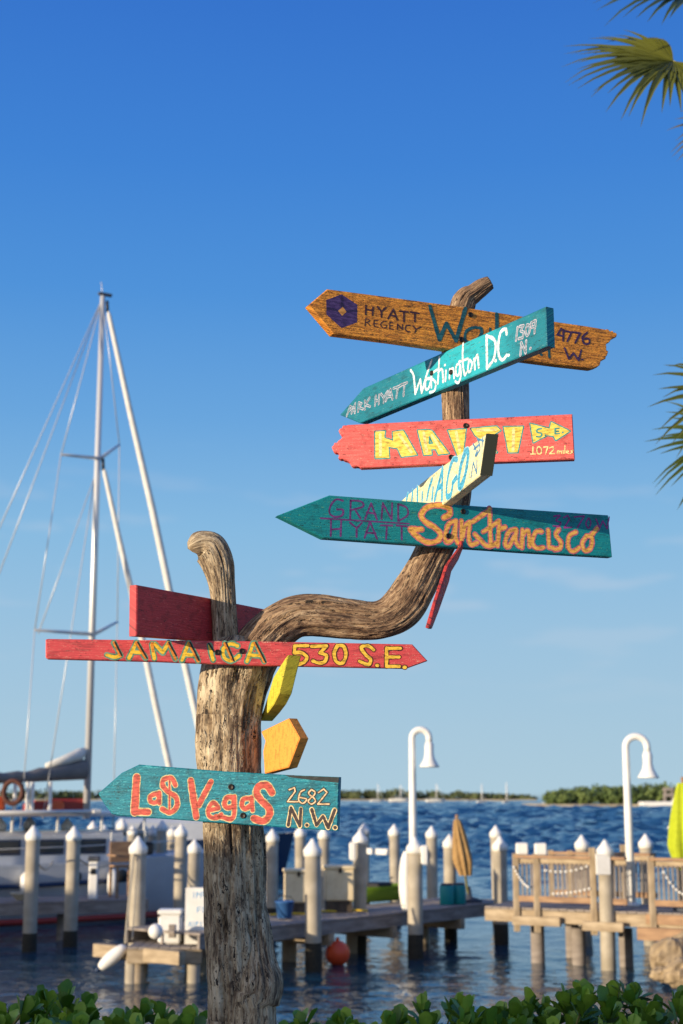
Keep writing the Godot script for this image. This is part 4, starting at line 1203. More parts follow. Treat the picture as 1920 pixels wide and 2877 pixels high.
	paint_on(b, "lettering", srgb(248, 198, 58), [[10,0,239,17,198,16],[10,0,198,16,196,-6],[10,1,196,-6,217,-5,235,-18,228,-33,210,-41]], 0.00110, false)
	paint_on(b, "lettering", srgb(248, 198, 58), [[10,0,250,15,296,17],[10,0,296,17,276,-5],[10,1,276,-5,296,-13,290,-32,272,-36,254,-30]], 0.00110, false)
	paint_on(b, "lettering", srgb(248, 198, 58), [[10,1,329,16,320,-6,327,-31,346,-35,357,-9,349,17,329,18]], 0.00110, false)
	paint_on(b, "lettering", srgb(248, 198, 58), [[10,1,444,7,427,19,405,14,418,-8,434,-23,427,-39,399,-29]], 0.00110, false)
	paint_on(b, "lettering", srgb(248, 198, 58), [[10,0,454,-41,456,-41]], 0.00110, false)
	paint_on(b, "lettering", srgb(248, 198, 58), [[10,0,485,13,484,-44],[10,0,485,12,529,13],[10,0,484,-15,524,-14],[10,0,484,-44,525,-43]], 0.00110, false)
	paint_on(b, "lettering", srgb(248, 198, 58), [[10,0,540,-46,543,-46]], 0.00110, false)
	screw(b, -40, -8)
	screw(b, 35, -3)
	b = sign_board(post, "scratched turquoise arrow board with red LaS VegaS lettering", Vector3(-0.360, 2.795, -4.368), -10.0, [-391, 16, -318, 78, -263, 103, -1, 82, 212, 70, 359, 64, 354, -93, 187, -83, 1, -71, -329, -50, -345, -45, -370, -16], 0.036, paint(srgb(0, 132, 148), srgb(0, 98, 114), srgb(104, 186, 190), 10, 0.5, 0.22))
	paint_on(b, "dark_edge", srgb(24, 34, 34), [[0,0,191,70,358,63,356,47,278,55,212,63]], 0.00020, true)  # dark strip along the top right edge
	paint_on(b, "lettering_outline", srgb(206, 190, 130), [[27,0,-269,65,-273,-39],[24,0,-273,-38,-230,-39]], 0.00038, false)
	paint_on(b, "lettering_outline", srgb(206, 190, 130), [[17,1,-205,16,-224,8,-223,-8,-206,-11,-197,3,-205,16],[17,0,-196,18,-195,-13]], 0.00038, false)
	paint_on(b, "lettering_outline", srgb(206, 190, 130), [[19,1,-146,41,-159,62,-182,58,-186,41,-170,22,-144,6,-140,-21,-160,-40,-186,-30],[11,0,-165,66,-163,-43]], 0.00038, false)
	paint_on(b, "lettering_outline", srgb(206, 190, 130), [[24,0,-98,55,-79,-53],[21,0,-35,51,-72,-19]], 0.00038, false)
	paint_on(b, "lettering_outline", srgb(206, 190, 130), [[17,0,-38,-33,-10,-28],[17,1,-11,-24,-27,-11,-41,-29,-38,-51,-15,-56,-1,-45],[18,1,35,4,16,4,8,-14,17,-26,35,-21,36,-1],[18,1,39,7,38,-47,25,-60,6,-54,-18,-52]], 0.00038, false)
	paint_on(b, "lettering_outline", srgb(206, 190, 130), [[18,1,85,2,67,-1,62,-19,73,-29,88,-19],[18,0,91,4,95,-34],[24,1,154,19,138,40,114,37,107,17,123,-6,144,-26,147,-46,129,-65,99,-57]], 0.00038, false)
	paint_on(b, "lettering", srgb(196, 72, 54), [[22,0,-269,65,-273,-39],[19,0,-273,-38,-230,-39]], 0.00056, false)
	paint_on(b, "lettering", srgb(196, 72, 54), [[12,1,-205,16,-224,8,-223,-8,-206,-11,-197,3,-205,16],[12,0,-196,18,-195,-13]], 0.00056, false)
	paint_on(b, "lettering", srgb(196, 72, 54), [[14,1,-146,41,-159,62,-182,58,-186,41,-170,22,-144,6,-140,-21,-160,-40,-186,-30],[6,0,-165,66,-163,-43]], 0.00056, false)
	paint_on(b, "lettering", srgb(196, 72, 54), [[19,0,-98,55,-79,-53],[16,0,-35,51,-72,-19]], 0.00056, false)
	paint_on(b, "lettering", srgb(196, 72, 54), [[12,0,-38,-33,-10,-28],[12,1,-11,-24,-27,-11,-41,-29,-38,-51,-15,-56,-1,-45],[13,1,35,4,16,4,8,-14,17,-26,35,-21,36,-1],[13,1,39,7,38,-47,25,-60,6,-54,-18,-52]], 0.00056, false)
	paint_on(b, "lettering", srgb(196, 72, 54), [[13,1,85,2,67,-1,62,-19,73,-29,88,-19],[13,0,91,4,95,-34]], 0.00056, false)
	paint_on(b, "lettering", srgb(196, 72, 54), [[19,1,154,19,138,40,114,37,107,17,123,-6,144,-26,147,-46,129,-65,99,-57]], 0.00056, false)
	paint_on(b, "lettering_outline", srgb(34, 26, 24), [[9,0,207,27,223,33,225,22,202,-8],[9,0,202,-8,234,-8],[9,1,254,27,241,19,236,-3,249,-13,260,-1,241,4],[9,1,275,27,266,17,278,7,286,19,275,27],[9,1,278,7,265,-6,275,-15,287,-6,278,7]], 0.00074, false)
	paint_on(b, "lettering_outline", srgb(34, 26, 24), [[9,0,296,19,312,29,322,19,294,-15],[9,0,294,-15,328,-15]], 0.00074, false)
	paint_on(b, "lettering", srgb(232, 196, 150), [[4,0,207,27,223,33,225,22,202,-8],[4,0,202,-8,234,-8]], 0.00092, false)
	paint_on(b, "lettering", srgb(232, 196, 150), [[4,1,254,27,241,19,236,-3,249,-13,260,-1,241,4]], 0.00092, false)
	paint_on(b, "lettering", srgb(232, 196, 150), [[4,1,275,27,266,17,278,7,286,19,275,27],[4,1,278,7,265,-6,275,-15,287,-6,278,7]], 0.00092, false)
	paint_on(b, "lettering", srgb(232, 196, 150), [[4,0,296,19,312,29,322,19,294,-15],[4,0,294,-15,328,-15]], 0.00092, false)
	paint_on(b, "lettering_outline", srgb(236, 208, 150), [[14,0,205,-76,213,-26],[14,0,213,-26,240,-79],[14,0,240,-79,243,-29]], 0.00110, false)
	paint_on(b, "lettering_outline", srgb(236, 208, 150), [[14,0,261,-76,262,-76]], 0.00110, false)
	paint_on(b, "lettering_outline", srgb(236, 208, 150), [[14,0,276,-31,290,-76],[14,0,290,-76,310,-51],[14,0,310,-51,326,-83],[14,0,326,-83,345,-33]], 0.00110, false)
	paint_on(b, "lettering_outline", srgb(236, 208, 150), [[14,0,346,-83,347,-83]], 0.00110, false)
	paint_on(b, "lettering", srgb(52, 36, 34), [[9,0,205,-76,213,-26],[9,0,213,-26,240,-79],[9,0,240,-79,243,-29]], 0.00128, false)
	paint_on(b, "lettering", srgb(52, 36, 34), [[9,0,261,-76,262,-76]], 0.00128, false)
	paint_on(b, "lettering", srgb(52, 36, 34), [[9,0,276,-31,290,-76],[9,0,290,-76,310,-51],[9,0,310,-51,326,-83],[9,0,326,-83,345,-33]], 0.00128, false)
	paint_on(b, "lettering", srgb(52, 36, 34), [[9,0,346,-83,347,-83]], 0.00128, false)
	screw(b, 28, 35)
	screw(b, 66, -49)
	b = sign_board(post, "chipped yellow green arrow board end seen edge on", Vector3(-0.210, 3.126, -4.400), -72.0, [161, 90, 135, 63, 60, -19, -2, -48, -76, -70, -153, -89, -163, -86, -113, -55, -50, -6, -1, 37, 81, 67, 141, 87], 0.042, paint(srgb(218, 206, 72), srgb(196, 184, 54), srgb(150, 130, 40), 12, 0.4, 0.10, null, 0.15))
	b = sign_board(post, "plain orange arrow board end beside the trunk", Vector3(-0.196, 2.949, -4.400), -52.0, [-90, 51, 56, 86, 114, 24, 58, -61, -68, -78, -77, -10, -66, 21], 0.036, paint(srgb(248, 160, 66), srgb(242, 148, 54), srgb(190, 110, 40), 13, 0.25, 0.03, null, 0.1))
	b = sign_board(post, "cracked red board seen edge on below the script board", Vector3(0.365, 3.546, -4.360), 74.0, [261, 147, 75, 26, -8, -27, -121, -81, -155, -116, -309, -224, -400, -283, -436, -284, -337, -199, -234, -120, -159, -64, -109, -41, 48, 27, 68, 55, 175, 133], 0.013, paint(srgb(206, 66, 56), srgb(170, 48, 42), srgb(80, 54, 42), 14, 0.6, 0.35))

# ------------------------------------------------------------------ hedge
func hedge_top(x: float) -> float:
	var pts: Array = [[-3.5, 2.02], [-1.5, 2.00], [-1.30, 2.02], [-1.02, 2.03], [-0.88, 1.97], [-0.62, 1.96], [-0.3, 1.96], [-0.1, 1.93], [0.14, 1.95], [0.22, 1.99], [0.55, 2.01], [0.70, 1.98], [0.84, 2.0], [0.92, 2.05], [1.25, 2.07], [1.5, 2.08], [3.5, 2.08]]
	for i in pts.size() - 1:
		if x >= pts[i][0] and x <= pts[i + 1][0]:
			return lerpf(pts[i][1], pts[i + 1][1], (x - pts[i][0]) / (pts[i + 1][0] - pts[i][0]))
	return 2.0

func build_hedge() -> void:
	var hedge := thing("leafy_hedge", "dark green hedge of round paddle shaped leaves at the foot of the post", "hedge", Vector3(0, 1.3, -5.7))
	var o := -hedge.position
	var greens: Array = []
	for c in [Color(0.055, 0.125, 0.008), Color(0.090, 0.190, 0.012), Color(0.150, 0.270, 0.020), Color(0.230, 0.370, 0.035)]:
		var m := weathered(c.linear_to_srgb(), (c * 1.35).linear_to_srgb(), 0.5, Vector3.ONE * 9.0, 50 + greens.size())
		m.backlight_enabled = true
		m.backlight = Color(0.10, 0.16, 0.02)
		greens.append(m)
	var shapes: Array = [leaf_mesh(0.104, 0.066, 0.10), leaf_mesh(0.088, 0.060, 0.22), leaf_mesh(0.112, 0.066, -0.04), leaf_mesh(0.072, 0.050, 0.30)]
	var many: Array = []
	for g in 4:
		var s := SurfaceTool.new()
		many.append(s)
	var stems := begin(true)
	var singles := 0
	var used := [false, false, false, false]
	for i in 860:
		var x := rng.randf_range(-3.0, 3.0)
		var z := -rng.randf_range(5.05, 6.4)
		if Vector2(x + 0.33, z + 4.5).length() < 0.3:
			continue
		var drop := rng.randf()
		var y := hedge_top(x) - 0.065 - drop * drop * 0.42 + rng.randf_range(-0.035, 0.03) - absf(z + 5.7) * 0.05
		var lean := Vector3(rng.randfn() * 0.28, 1, rng.randfn() * 0.28).normalized()
		var foot := Vector3(x, y, z) - lean * rng.randf_range(0.25, 0.45)
		tube(stems, [foot + o, Vector3(x, y, z) + o], [0.005, 0.004], 5, false)
		var leaves := rng.randi_range(9, 14)
		var turn := rng.randf() * TAU
		var front := absf(x) < 1.42 and drop < 0.45 and z > -6.0
		for l in leaves:
			turn += 2.399
			var q := float(l) / leaves                         # 0 outer and low, 1 inner and upright
			var tilt := lerpf(1.15, 0.12, q) + rng.randf_range(-0.15, 0.15)
			var basis := Basis(Vector3.UP, turn) * Basis(Vector3.RIGHT, tilt)
			basis = Basis(Quaternion(Vector3.UP, lean)) * basis
			# the leaf's upper face looks inwards and up
			basis = basis * Basis(Vector3.UP, PI)
			basis = basis.scaled(Vector3.ONE * rng.randf_range(0.75, 1.1))
			var xf := Transform3D(basis, Vector3(x, y - 0.04 * (1.0 - q), z) + o)
			var sh: ArrayMesh = shapes[rng.randi() % 4]
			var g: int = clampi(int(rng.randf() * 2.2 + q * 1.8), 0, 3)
			if front and singles < 300 and q > 0.25:
				singles += 1
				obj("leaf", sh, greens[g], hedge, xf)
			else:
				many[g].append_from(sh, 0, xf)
				used[g] = true
	obj("stems", done(stems), mats.stalk, hedge).set_meta("kind", "stuff")
	for g in 4:
		if used[g]:
			obj("foliage", many[g].commit(), greens[g], hedge).set_meta("kind", "stuff")

# ------------------------------------------------------------------ palm at the edge of the bank
func build_palm() -> void:
	var t := thing("fan_palm", "fan palm with drooping green fan leaves on the bank", "palm tree", Vector3(3.75, 1.3, -9.6))
	var o := -t.position
	var crown: Vector3 = Vector3(3.6, 6.75, -9.5) + o
	obj("trunk", tube_mesh([Vector3.ZERO, Vector3(0.05, 1.4, 0), Vector3(0.0, 3.2, 0.05), Vector3(-0.1, 4.8, 0.1), crown + Vector3(0, -0.05, 0)], [0.17, 0.13, 0.115, 0.11, 0.12], 16), weathered(srgb(140, 122, 100), srgb(100, 86, 70), 0.9, Vector3(2, 5, 2), 60), t)
	var greens: Array = []
	for c in [Color(0.085, 0.095, 0.010), Color(0.055, 0.080, 0.012), Color(0.12, 0.105, 0.014)]:
		var m := plain(c.linear_to_srgb(), 0.5)
		m.backlight_enabled = true
		m.backlight = Color(0.20, 0.20, 0.02)
		greens.append(m)
	frond(t, crown, Vector3(2.337, 7.884, -9.200) + o, Vector3(-0.90, -0.34, 0.35).normalized(), Vector3(0.05, 0.60, 0.75), 0.80, 46, greens[0])
	frond(t, crown, Vector3(2.609, 8.519, -9.400) + o, Vector3(-0.97, -0.06, 0.2).normalized(), Vector3(0.1, 0.7, 0.6), 0.90, 44, greens[1])
	frond(t, crown, Vector3(2.616, 5.388, -9.000) + o, Vector3(-0.80, -0.45, 0.2).normalized(), Vector3(0.3, 0.3, 0.9), 0.64, 30, greens[0])
	frond(t, crown, Vector3(2.859, 7.732, -9.800) + o, Vector3(-0.80, -0.45, -0.2).normalized(), Vector3(0.3, 0.3, 0.9), 0.42, 24, greens[2])
	frond(t, crown, Vector3(2.673, 5.151, -9.300) + o, Vector3(-0.85, -0.30, 0.1).normalized(), Vector3(0.3, 0.4, 0.8), 0.62, 40, greens[1])
	for i in 11:
		var a := -1.9 + i * 0.42
		var dir := Vector3(cos(a), rng.randf_range(-0.5, 0.75), sin(a)).normalized()
		if dir.x < -0.25: continue
		frond(t, crown, crown + dir * rng.randf_range(0.7, 0.95), (dir + Vector3(0, -0.25, 0)).normalized(), Vector3(-dir.x * 0.4, 1, -dir.z * 0.4), rng.randf_range(0.55, 0.7), 26, greens[i % 3])

# ------------------------------------------------------------------ docks and what stands on them
func build_docks() -> void:
	var pier := dock("pier", "grey plank pier crossing the water behind the signpost", Vector3(-2.2, 0.75, -22.7), Vector3(3.45, 0.75, -29.8), 1.6, -1.0, mats.grey_wood, mats.grey_wood)
	for q in [[-0.4, 0.9], [1.6, 0.9], [3.2, 0.9], [5.0, 0.9], [7.2, 0.9]]:
		var x := Vector3(0.623, 0, -0.783)
		var p: Vector3 = x * q[0] + Vector3(-0.783, 0, -0.623) * q[1]
		obj("support_post", lathe_mesh([Vector2(0, -1.2), Vector2(0.13, -1.2), Vector2(0.13, 0.50), Vector2(0, 0.50)], 14), mats.pale_wood, pier, Transform3D(Basis.IDENTITY, p))
		bar("cross_beam", p + Vector3(0.75, 0.42, 0.6), p - Vector3(0.75, -0.42, 0.6), 0.14, 0.2, mats.pale_wood, pier)
	var left := dock("side_dock", "weathered dock in shade alongside the moored yacht", Vector3(-10.5, 0.78, -27.3), Vector3(-3.9, 0.78, -29.7), 1.5, -1.0, mats.grey_wood, mats.grey_wood)
	for q in [1.0, 3.3, 5.4]:
		var p2: Vector3 = Vector3(0.94, 0, -0.342) * q + Vector3(-0.342, 0, -0.94) * 0.5
		obj("support_post", lathe_mesh([Vector2(0, -1.2), Vector2(0.12, -1.2), Vector2(0.12, 0.53), Vector2(0, 0.53)], 14), mats.grey_wood, left, Transform3D(Basis.IDENTITY, p2))
	var step := dock("boarding_platform", "small pale wooden boarding platform standing low in the water", Vector3(-3.30, 0.54, -22.8), Vector3(-2.15, 0.54, -22.8), 1.5, -1.0, mats.grey_wood, mats.pale_wood)
	for q in [[0.06, -0.10], [1.02, -0.10], [0.06, -1.3], [1.02, -1.3]]:
		obj("leg", lathe_mesh([Vector2(0, -1.2), Vector2(0.10, -1.2), Vector2(0.10, 0.32), Vector2(0, 0.32)], 14), mats.pile, step, Transform3D(Basis.IDENTITY, Vector3(q[0], 0, q[1])))

	# the walkway with its balustrade
	var a := Vector3(2.98, 0.95, -25.3)
	var reach := Vector3(0.886, 0, 0.465) * 0.55
	var b := Vector3(6.6, 0.95, -23.4)
	var walk := dock("walkway", "wooden walkway with slatted railings leading to the bank", a - reach, b, 1.7, -1.0, mats.grey_wood, mats.pale_wood)
	walk.position += reach
	for part in walk.get_children():
		part.position -= reach
	var x2 := (b - a).normalized()
	var back := Vector3(x2.z, 0, -x2.x)
	var len2 := a.distance_to(b)
	for row in [0.0, 1.7]:
		var z0: Vector3 = back * row + (back * -0.05 if row == 0.0 else back * 0.05)
		var posts: Array = [0.05, 0.42, 1.42, 1.60, 2.42, 3.62, 4.02]
		for i in posts.size():
			if i == 3 and row > 0.0: continue
			var tall := 1.12 if i in [2, 5] else 1.0
			var p: Vector3 = x2 * posts[i] + z0
			bar("post", p + Vector3(0, 0.55, 0), p + Vector3(0, 0.85 + tall, 0), 0.10, 0.10, mats.pale_wood, walk)
		for sec in [[0.05, 1.42], [1.60, 2.0], [2.42, 3.62], [3.62, 4.02]]:
			var s0: Vector3 = x2 * sec[0] + z0
			var s1: Vector3 = x2 * sec[1] + z0
			bar("top_rail", s0 + Vector3(0, 1.80, 0), s1 + Vector3(0, 1.80, 0), 0.13, 0.05, mats.wood, walk)
			bar("upper_rail", s0 + Vector3(0, 1.72, 0) + back * 0.03, s1 + Vector3(0, 1.72, 0) + back * 0.03, 0.04, 0.09, mats.pale_wood, walk)
			bar("bottom_rail", s0 + Vector3(0, 1.10, 0), s1 + Vector3(0, 1.10, 0), 0.06, 0.10, mats.wood, walk)
			var m := int((sec[1] - sec[0]) / 0.078)
			for i in m:
				var p3: Vector3 = s0.lerp(s1, (i + 0.5) / m)
				bar("baluster", p3 + Vector3(0, 1.14, 0), p3 + Vector3(0, 1.70, 0), 0.03, 0.03, mats.grey_wood, walk, 0.003)
	for q in [[0.0, 0.74, 0.85, 0.15], [1.25, 0.70, 1.95, 0.15], [2.3, 0.84, 3.95, 0.16], [2.2, 0.62, 4.05, 0.20]]:
		var k: float = -0.09 - (0.75 - q[1]) * 0.9
		bar("step_beam", x2 * q[0] + back * k + Vector3(0, q[1], 0), x2 * q[2] + back * k + Vector3(0, q[1], 0), 0.10, q[3], mats.wood if q[0] > 2.0 else mats.pale_wood, walk)
	for q in [[0.25, 0.4], [0.95, 0.5], [1.75, 0.6], [3.0, 0.5], [0.5, 1.5], [2.2, 1.5], [3.6, 1.4]]:
		obj("support_post", lathe_mesh([Vector2(0, -1.2), Vector2(0.12, -1.2), Vector2(0.12, 0.62), Vector2(0, 0.62)], 14), mats.grey_wood, walk, Transform3D(Basis.IDENTITY, x2 * q[0] + back * q[1]))
	for q in [0.16, 0.50]:
		obj("lantern_box", box_mesh(Vector3(0.20, 0.20, 0.16), 0.02), mats.white, walk, Transform3D(Basis.IDENTITY, x2 * q + back * -0.02 + Vector3(0, 1.93, 0)))
	# strings of small white floats on the railing
	for q in [[0.05, 1.62, 0.30, 1.30, 0.05], [0.62, 1.58, 1.35, 1.66, 0.05], [0.75, 1.20, 1.38, 1.30, 0.02], [2.65, 1.60, 3.05, 1.25, 0.1], [3.3, 1.65, 3.5, 1.2, 0.04]]:
		var g := thing("float_garland", "string of small white floats hung on the walkway railing", "garland", a * Vector3(1, 0, 1) + x2 * q[0] + back * -0.13, 0.0, "float garlands on the railing")
		var s := begin(true)
		var line := sag(Vector3(0, q[1], 0), x2 * (q[2] - q[0]) + Vector3(0, q[3], 0), q[4], 8)
		for p4 in line:
			lathe(s, [Vector2(0, -0.022), Vector2(0.016, -0.016), Vector2(0.022, 0), Vector2(0.016, 0.016), Vector2(0, 0.022)], 10, Transform3D(Basis.IDENTITY, p4))
		obj("floats", done(s), mats.white, g)
		rope("cord", line, 0.006, mats.rope, g)

	# piles
	for q in [[Vector3(-0.457, 2.131, -24.300), "white capped pile in front of the pier beside the orange buoy"], [Vector3(1.311, 2.110, -26.200), "white capped pile in front of the pier lamp and paddle board"], [Vector3(3.093, 2.061, -28.600), "white capped pile where the pier meets the railed walkway"]]:
		concrete_pile(q[0], 0.135, 1.2, q[1], "piles along the pier")
	concrete_pile(Vector3(4.411, 2.108, -24.500), 0.125, 1.2, "white capped pile carrying a blank white notice panel", "piles along the pier")
	var note := obj("notice_panel", box_mesh(Vector3(0.25, 0.34, 0.03), 0.006), mats.white, null, Transform3D(Basis(Vector3.UP, 0.15), Vector3(4.354, 1.708, -24.360)))
	tag(note, "blank white panel fixed to a pile by the walkway", "panel")
	for q in [[Vector3(0.332, 2.214, -27.200), "white capped pile with a meter box beside the cream storage box"], [Vector3(2.190, 2.070, -29.600), "white capped pile in front of the furled tan umbrella"]]:
		concrete_pile(q[0], 0.125, 1.2, q[1], "piles along the pier")
	for q in [[Vector3(-1.469, 2.146, -31.000), "white capped pile between the driftwood trunk and a storage box"], [Vector3(-0.947, 2.164, -34.000), "white capped pile behind the two cream storage boxes"], [Vector3(-0.403, 2.152, -33.000), "white capped pile behind the two cream storage boxes"], [Vector3(0.563, 2.179, -36.000), "white capped pile under one end of the white lift beam"], [Vector3(1.247, 2.189, -34.000), "white capped pile under the end of the lift beam by the lamp"], [Vector3(2.072, 2.158, -33.500), "white capped pile between the pier lamp and the tan umbrella"], [Vector3(3.509, 2.183, -33.000), "white capped pile right behind the last pile of the pier"]]:
		concrete_pile(q[0], 0.125, 1.2, q[1], "piles out in the basin")
	for q in [[Vector3(4.694, 2.086, -28.400), "white capped pile behind the tallest post of the walkway railing"], [Vector3(5.929, 2.107, -28.400), "white capped pile behind the railing between lamp and lime umbrella"]]:
		concrete_pile(q[0], 0.125, 1.2, q[1], "piles behind the walkway")
	for q in [[Vector3(-5.780, 2.288, -27.400), "white capped pile on the side dock further from the chair"], [Vector3(-5.176, 2.259, -28.200), "white capped pile on the side dock nearer to the chair"]]:
		concrete_pile(q[0], 0.13, 1.2, q[1], "piles along the side dock")
	for p in [Vector3(-7.704, 2.357, -33.000), Vector3(-7.298, 2.368, -34.000), Vector3(-6.381, 2.335, -34.000)]:
		concrete_pile(p, 0.125, 1.2, "white capped pile alongside the hull of the sailing yacht", "piles among the boats")
	concrete_pile(Vector3(-3.418, 2.250, -31.000), 0.125, 1.2, "white capped pile rising behind the boarding platform and its piles", "piles among the boats")
	for p in [Vector3(-5.718, 2.253, -38.000), Vector3(-4.913, 2.213, -36.000), Vector3(-4.794, 2.108, -37.000), Vector3(-4.491, 2.248, -36.500), Vector3(-5.587, 2.071, -39.000), Vector3(-4.402, 2.071, -38.000), Vector3(-6.493, 2.071, -40.000), Vector3(-6.487, 2.199, -38.000)]:
		concrete_pile(p, 0.125, 1.2, "distant white capped pile in the cluster near the navy cruiser", "piles among the boats")
	concrete_pile(Vector3(-3.377, 2.169, -24.400), 0.135, 1.2, "white capped pile with a rope hanging beside the boarding platform", "piles at the boarding platform")
	concrete_pile(Vector3(-2.503, 2.111, -24.600), 0.10, 1.2, "slimmer white capped pile behind the printed sign panel", "piles at the boarding platform")

	# lamps
	light_post(Vector3(1.33, 0.75, -27.1), Vector3(1.476, 4.050, -27.100).y, 0.32, 0.062, "white swan neck lamp standing on the grey pier")
	light_post(Vector3(5.03, 0.95, -25.5), Vector3(5.173, 3.858, -25.500).y, 0.38, 0.062, "white swan neck lamp standing on the railed walkway")
	var spur := dock("landing_stage", "short landing stage beyond the walkway", Vector3(7.75, 0.85, -32.0), Vector3(10.2, 0.85, -32.0), 1.8, -1.0, mats.grey_wood, mats.pale_wood)
	for q in [[0.3, -0.3], [2.1, -0.3], [0.3, -1.5], [2.1, -1.5]]:
		obj("support_post", lathe_mesh([Vector2(0, -1.2), Vector2(0.12, -1.2), Vector2(0.12, 0.6), Vector2(0, 0.6)], 14), mats.pale_wood, spur, Transform3D(Basis.IDENTITY, Vector3(q[0], 0, q[1])))
	light_post(Vector3(7.95, 0.85, -33.0), Vector3(7.613, 2.832, -33.000).y, 0.38, 0.062, "white swan neck lamp half hidden by the lime umbrella", PI)

	# things on the docks
	furled_umbrella("patio_umbrella", Vector3(2.55, 0.75, -29.35), Vector3(2.242, 2.410, -29.000).y - 0.80, 0.18, Vector3(-0.24, 0, 0.2), weathered(srgb(180, 146, 96), srgb(146, 114, 70), 0.9, Vector3.ONE * 2.0, 70), "furled tan umbrella leaning on the grey pier")
	furled_umbrella("patio_umbrella", Vector3(Vector3(5.778, 2.447, -24.500).x, 0.95, -24.5), Vector3(5.842, 3.036, -24.500).y - 0.95, 0.27, Vector3(0.0, 0, 0), weathered(srgb(176, 188, 34), srgb(156, 168, 26), 0.9, Vector3.ONE * 2.0, 71), "furled lime green umbrella standing on the walkway")
	dock_box(Vector3(-0.052, 0.855, -26.900), 0.52, 0.56, 0.42, "cream storage box with lid on the grey pier beside the tallest pile")
	dock_box(Vector3(-0.792, 0.891, -26.400), 0.46, 0.52, 0.42, "cream storage box standing next to the driftwood trunk on the pier")
	var bk := thing("bucket", "blue bucket lying on the grey pier planks", "bucket", Vector3(-0.978, 0.847, -25.300) * Vector3(1, 0, 1) + Vector3(0, 0.77, 0))
	obj("pail", lathe_mesh([Vector2(0, 0), Vector2(0.12, 0), Vector2(0.16, 0.26), Vector2(0.17, 0.26), Vector2(0.17, 0.28), Vector2(0.15, 0.28), Vector2(0.11, 0.02), Vector2(0, 0.02)], 20), mats.blue, bk)
	rope("handle", [Vector3(-0.16, 0.26, 0), Vector3(-0.1, 0.36, 0.05), Vector3(0.1, 0.36, 0.05), Vector3(0.16, 0.26, 0)], 0.006, mats.iron, bk)
	var hose: Array = []
	for i in 40:
		var q := i / 39.0
		hose.append(Vector3(-0.566, 0.890, -26.000) * Vector3(1, 0, 1) + Vector3(-0.7 + 1.7 * q + 0.05 * sin(q * 20.0), 0.765 + 0.02 * absf(sin(q * 9.0)), 0.12 * sin(q * 7.0) - 0.9 * q))
	tag(obj("garden_hose", tube_mesh(hose, 0.018, 8), plain(srgb(226, 190, 50), 0.5)), "yellow hose trailing over the pier planks", "hose")
	var buoy := thing("mooring_buoy", "round orange buoy floating under the edge of the pier", "buoy", Vector3(-0.067, 0.276, -25.250) * Vector3(1, 0, 1))
	var ball: Array = []
	for i in 15:
		ball.append(Vector2(sin(PI * i / 14.0) * 0.21, 0.19 + cos(PI * i / 14.0) * 0.21))
	obj("float", lathe_mesh(ball, 28), plain(srgb(236, 84, 40), 0.4), buoy)
	obj("eye", lathe_mesh([Vector2(0, 0.46), Vector2(0.03, 0.45), Vector2(0.035, 0.39), Vector2(0, 0.38)], 10), mats.orange, buoy)
	# white locker and boxes
	var lock := thing("paddle_board", "white paddle board standing upright against the lamp post", "paddle board", Vector3(1.18, 0.77, -26.75), 0.1)
	var s3 := begin(true)
	var prof: Array = []
	for i in 17:
		var q := i / 16.0
		prof.append([Vector3(0, q * 1.06, 0), 0.14 * pow(sin(clampf(q * 0.92 + 0.06, 0, 1) * PI), 0.45)])
	for i in 16:
		for sgn in [-1.0, 1.0]:
			for f in [-1.0, 1.0]:
				var p0: Vector3 = prof[i][0]
				var p1: Vector3 = prof[i + 1][0]
				var w0: float = prof[i][1] * sgn
				var w1: float = prof[i + 1][1] * sgn
				var z := Vector3(0, 0, 0.05 * f)
				tri(s3, p0 + z, p0 + Vector3(w0, 0, 0), p1 + Vector3(w1, 0, 0), Vector3(sgn * 0.3, 0, f))
				tri(s3, p0 + z, p1 + Vector3(w1, 0, 0), p1 + z, Vector3(sgn * 0.3, 0, f))
	obj("deck", done(s3), mats.white, lock)
	obj("fin", box_mesh(Vector3(0.012, 0.14, 0.09), 0.003), mats.slate, lock, Transform3D(Basis.IDENTITY, Vector3(0, 0.22, -0.08)))
	for q in [[Vector3(0.203, 1.822, -26.950), "white meter box on the pile beside the cream storage box"], [Vector3(1.478, 1.793, -26.050), "white meter box on the pile beside the lamp post"]]:
		tag(obj("meter_box", box_mesh(Vector3(0.12, 0.34, 0.12), 0.02), mats.white, null, Transform3D(Basis.IDENTITY, q[0])), q[1], "box")
	tag(bar("boat_lift_beam", Vector3(0.561, 1.502, -36.000), Vector3(1.259, 1.542, -34.000), 0.10, 0.14, mats.white), "white beam between two free piles beyond the pier", "beam")
	var kayak := thing("kayak", "lime green kayak lying on the grey pier", "kayak", Vector3(0.588, 0.886, -28.600) * Vector3(1, 0, 1) + Vector3(-0.35, 0.98, 0), 0.75)
	obj("hull", hull_mesh(1.7, 0.56, 0.10, 0.2, 0.6, 0.3), plain(srgb(128, 160, 40), 0.5), kayak)
	obj("seat", box_mesh(Vector3(0.4, 0.12, 0.36), 0.03), mats.black, kayak, Transform3D(Basis.IDENTITY, Vector3(0.7, 0.11, 0)))
	for q in [[1.0, "teal drum standing beside the tan umbrella"], [0.45, "teal drum standing in front of the far pile on the pier"]]:
		var dr := thing("drum", q[1], "drum", Vector3(1.85 + 0.45 * q[0], 0.75, -28.5 - 0.3 * q[0]))
		obj("barrel", lathe_mesh([Vector2(0, 0), Vector2(0.13, 0), Vector2(0.14, 0.02), Vector2(0.14, 0.34), Vector2(0.13, 0.36), Vector2(0, 0.36)], 20), mats.teal, dr)
		obj("lid", lathe_mesh([Vector2(0, 0.40), Vector2(0.11, 0.40), Vector2(0.12, 0.362), Vector2(0, 0.362)], 20), mats.slate, dr)

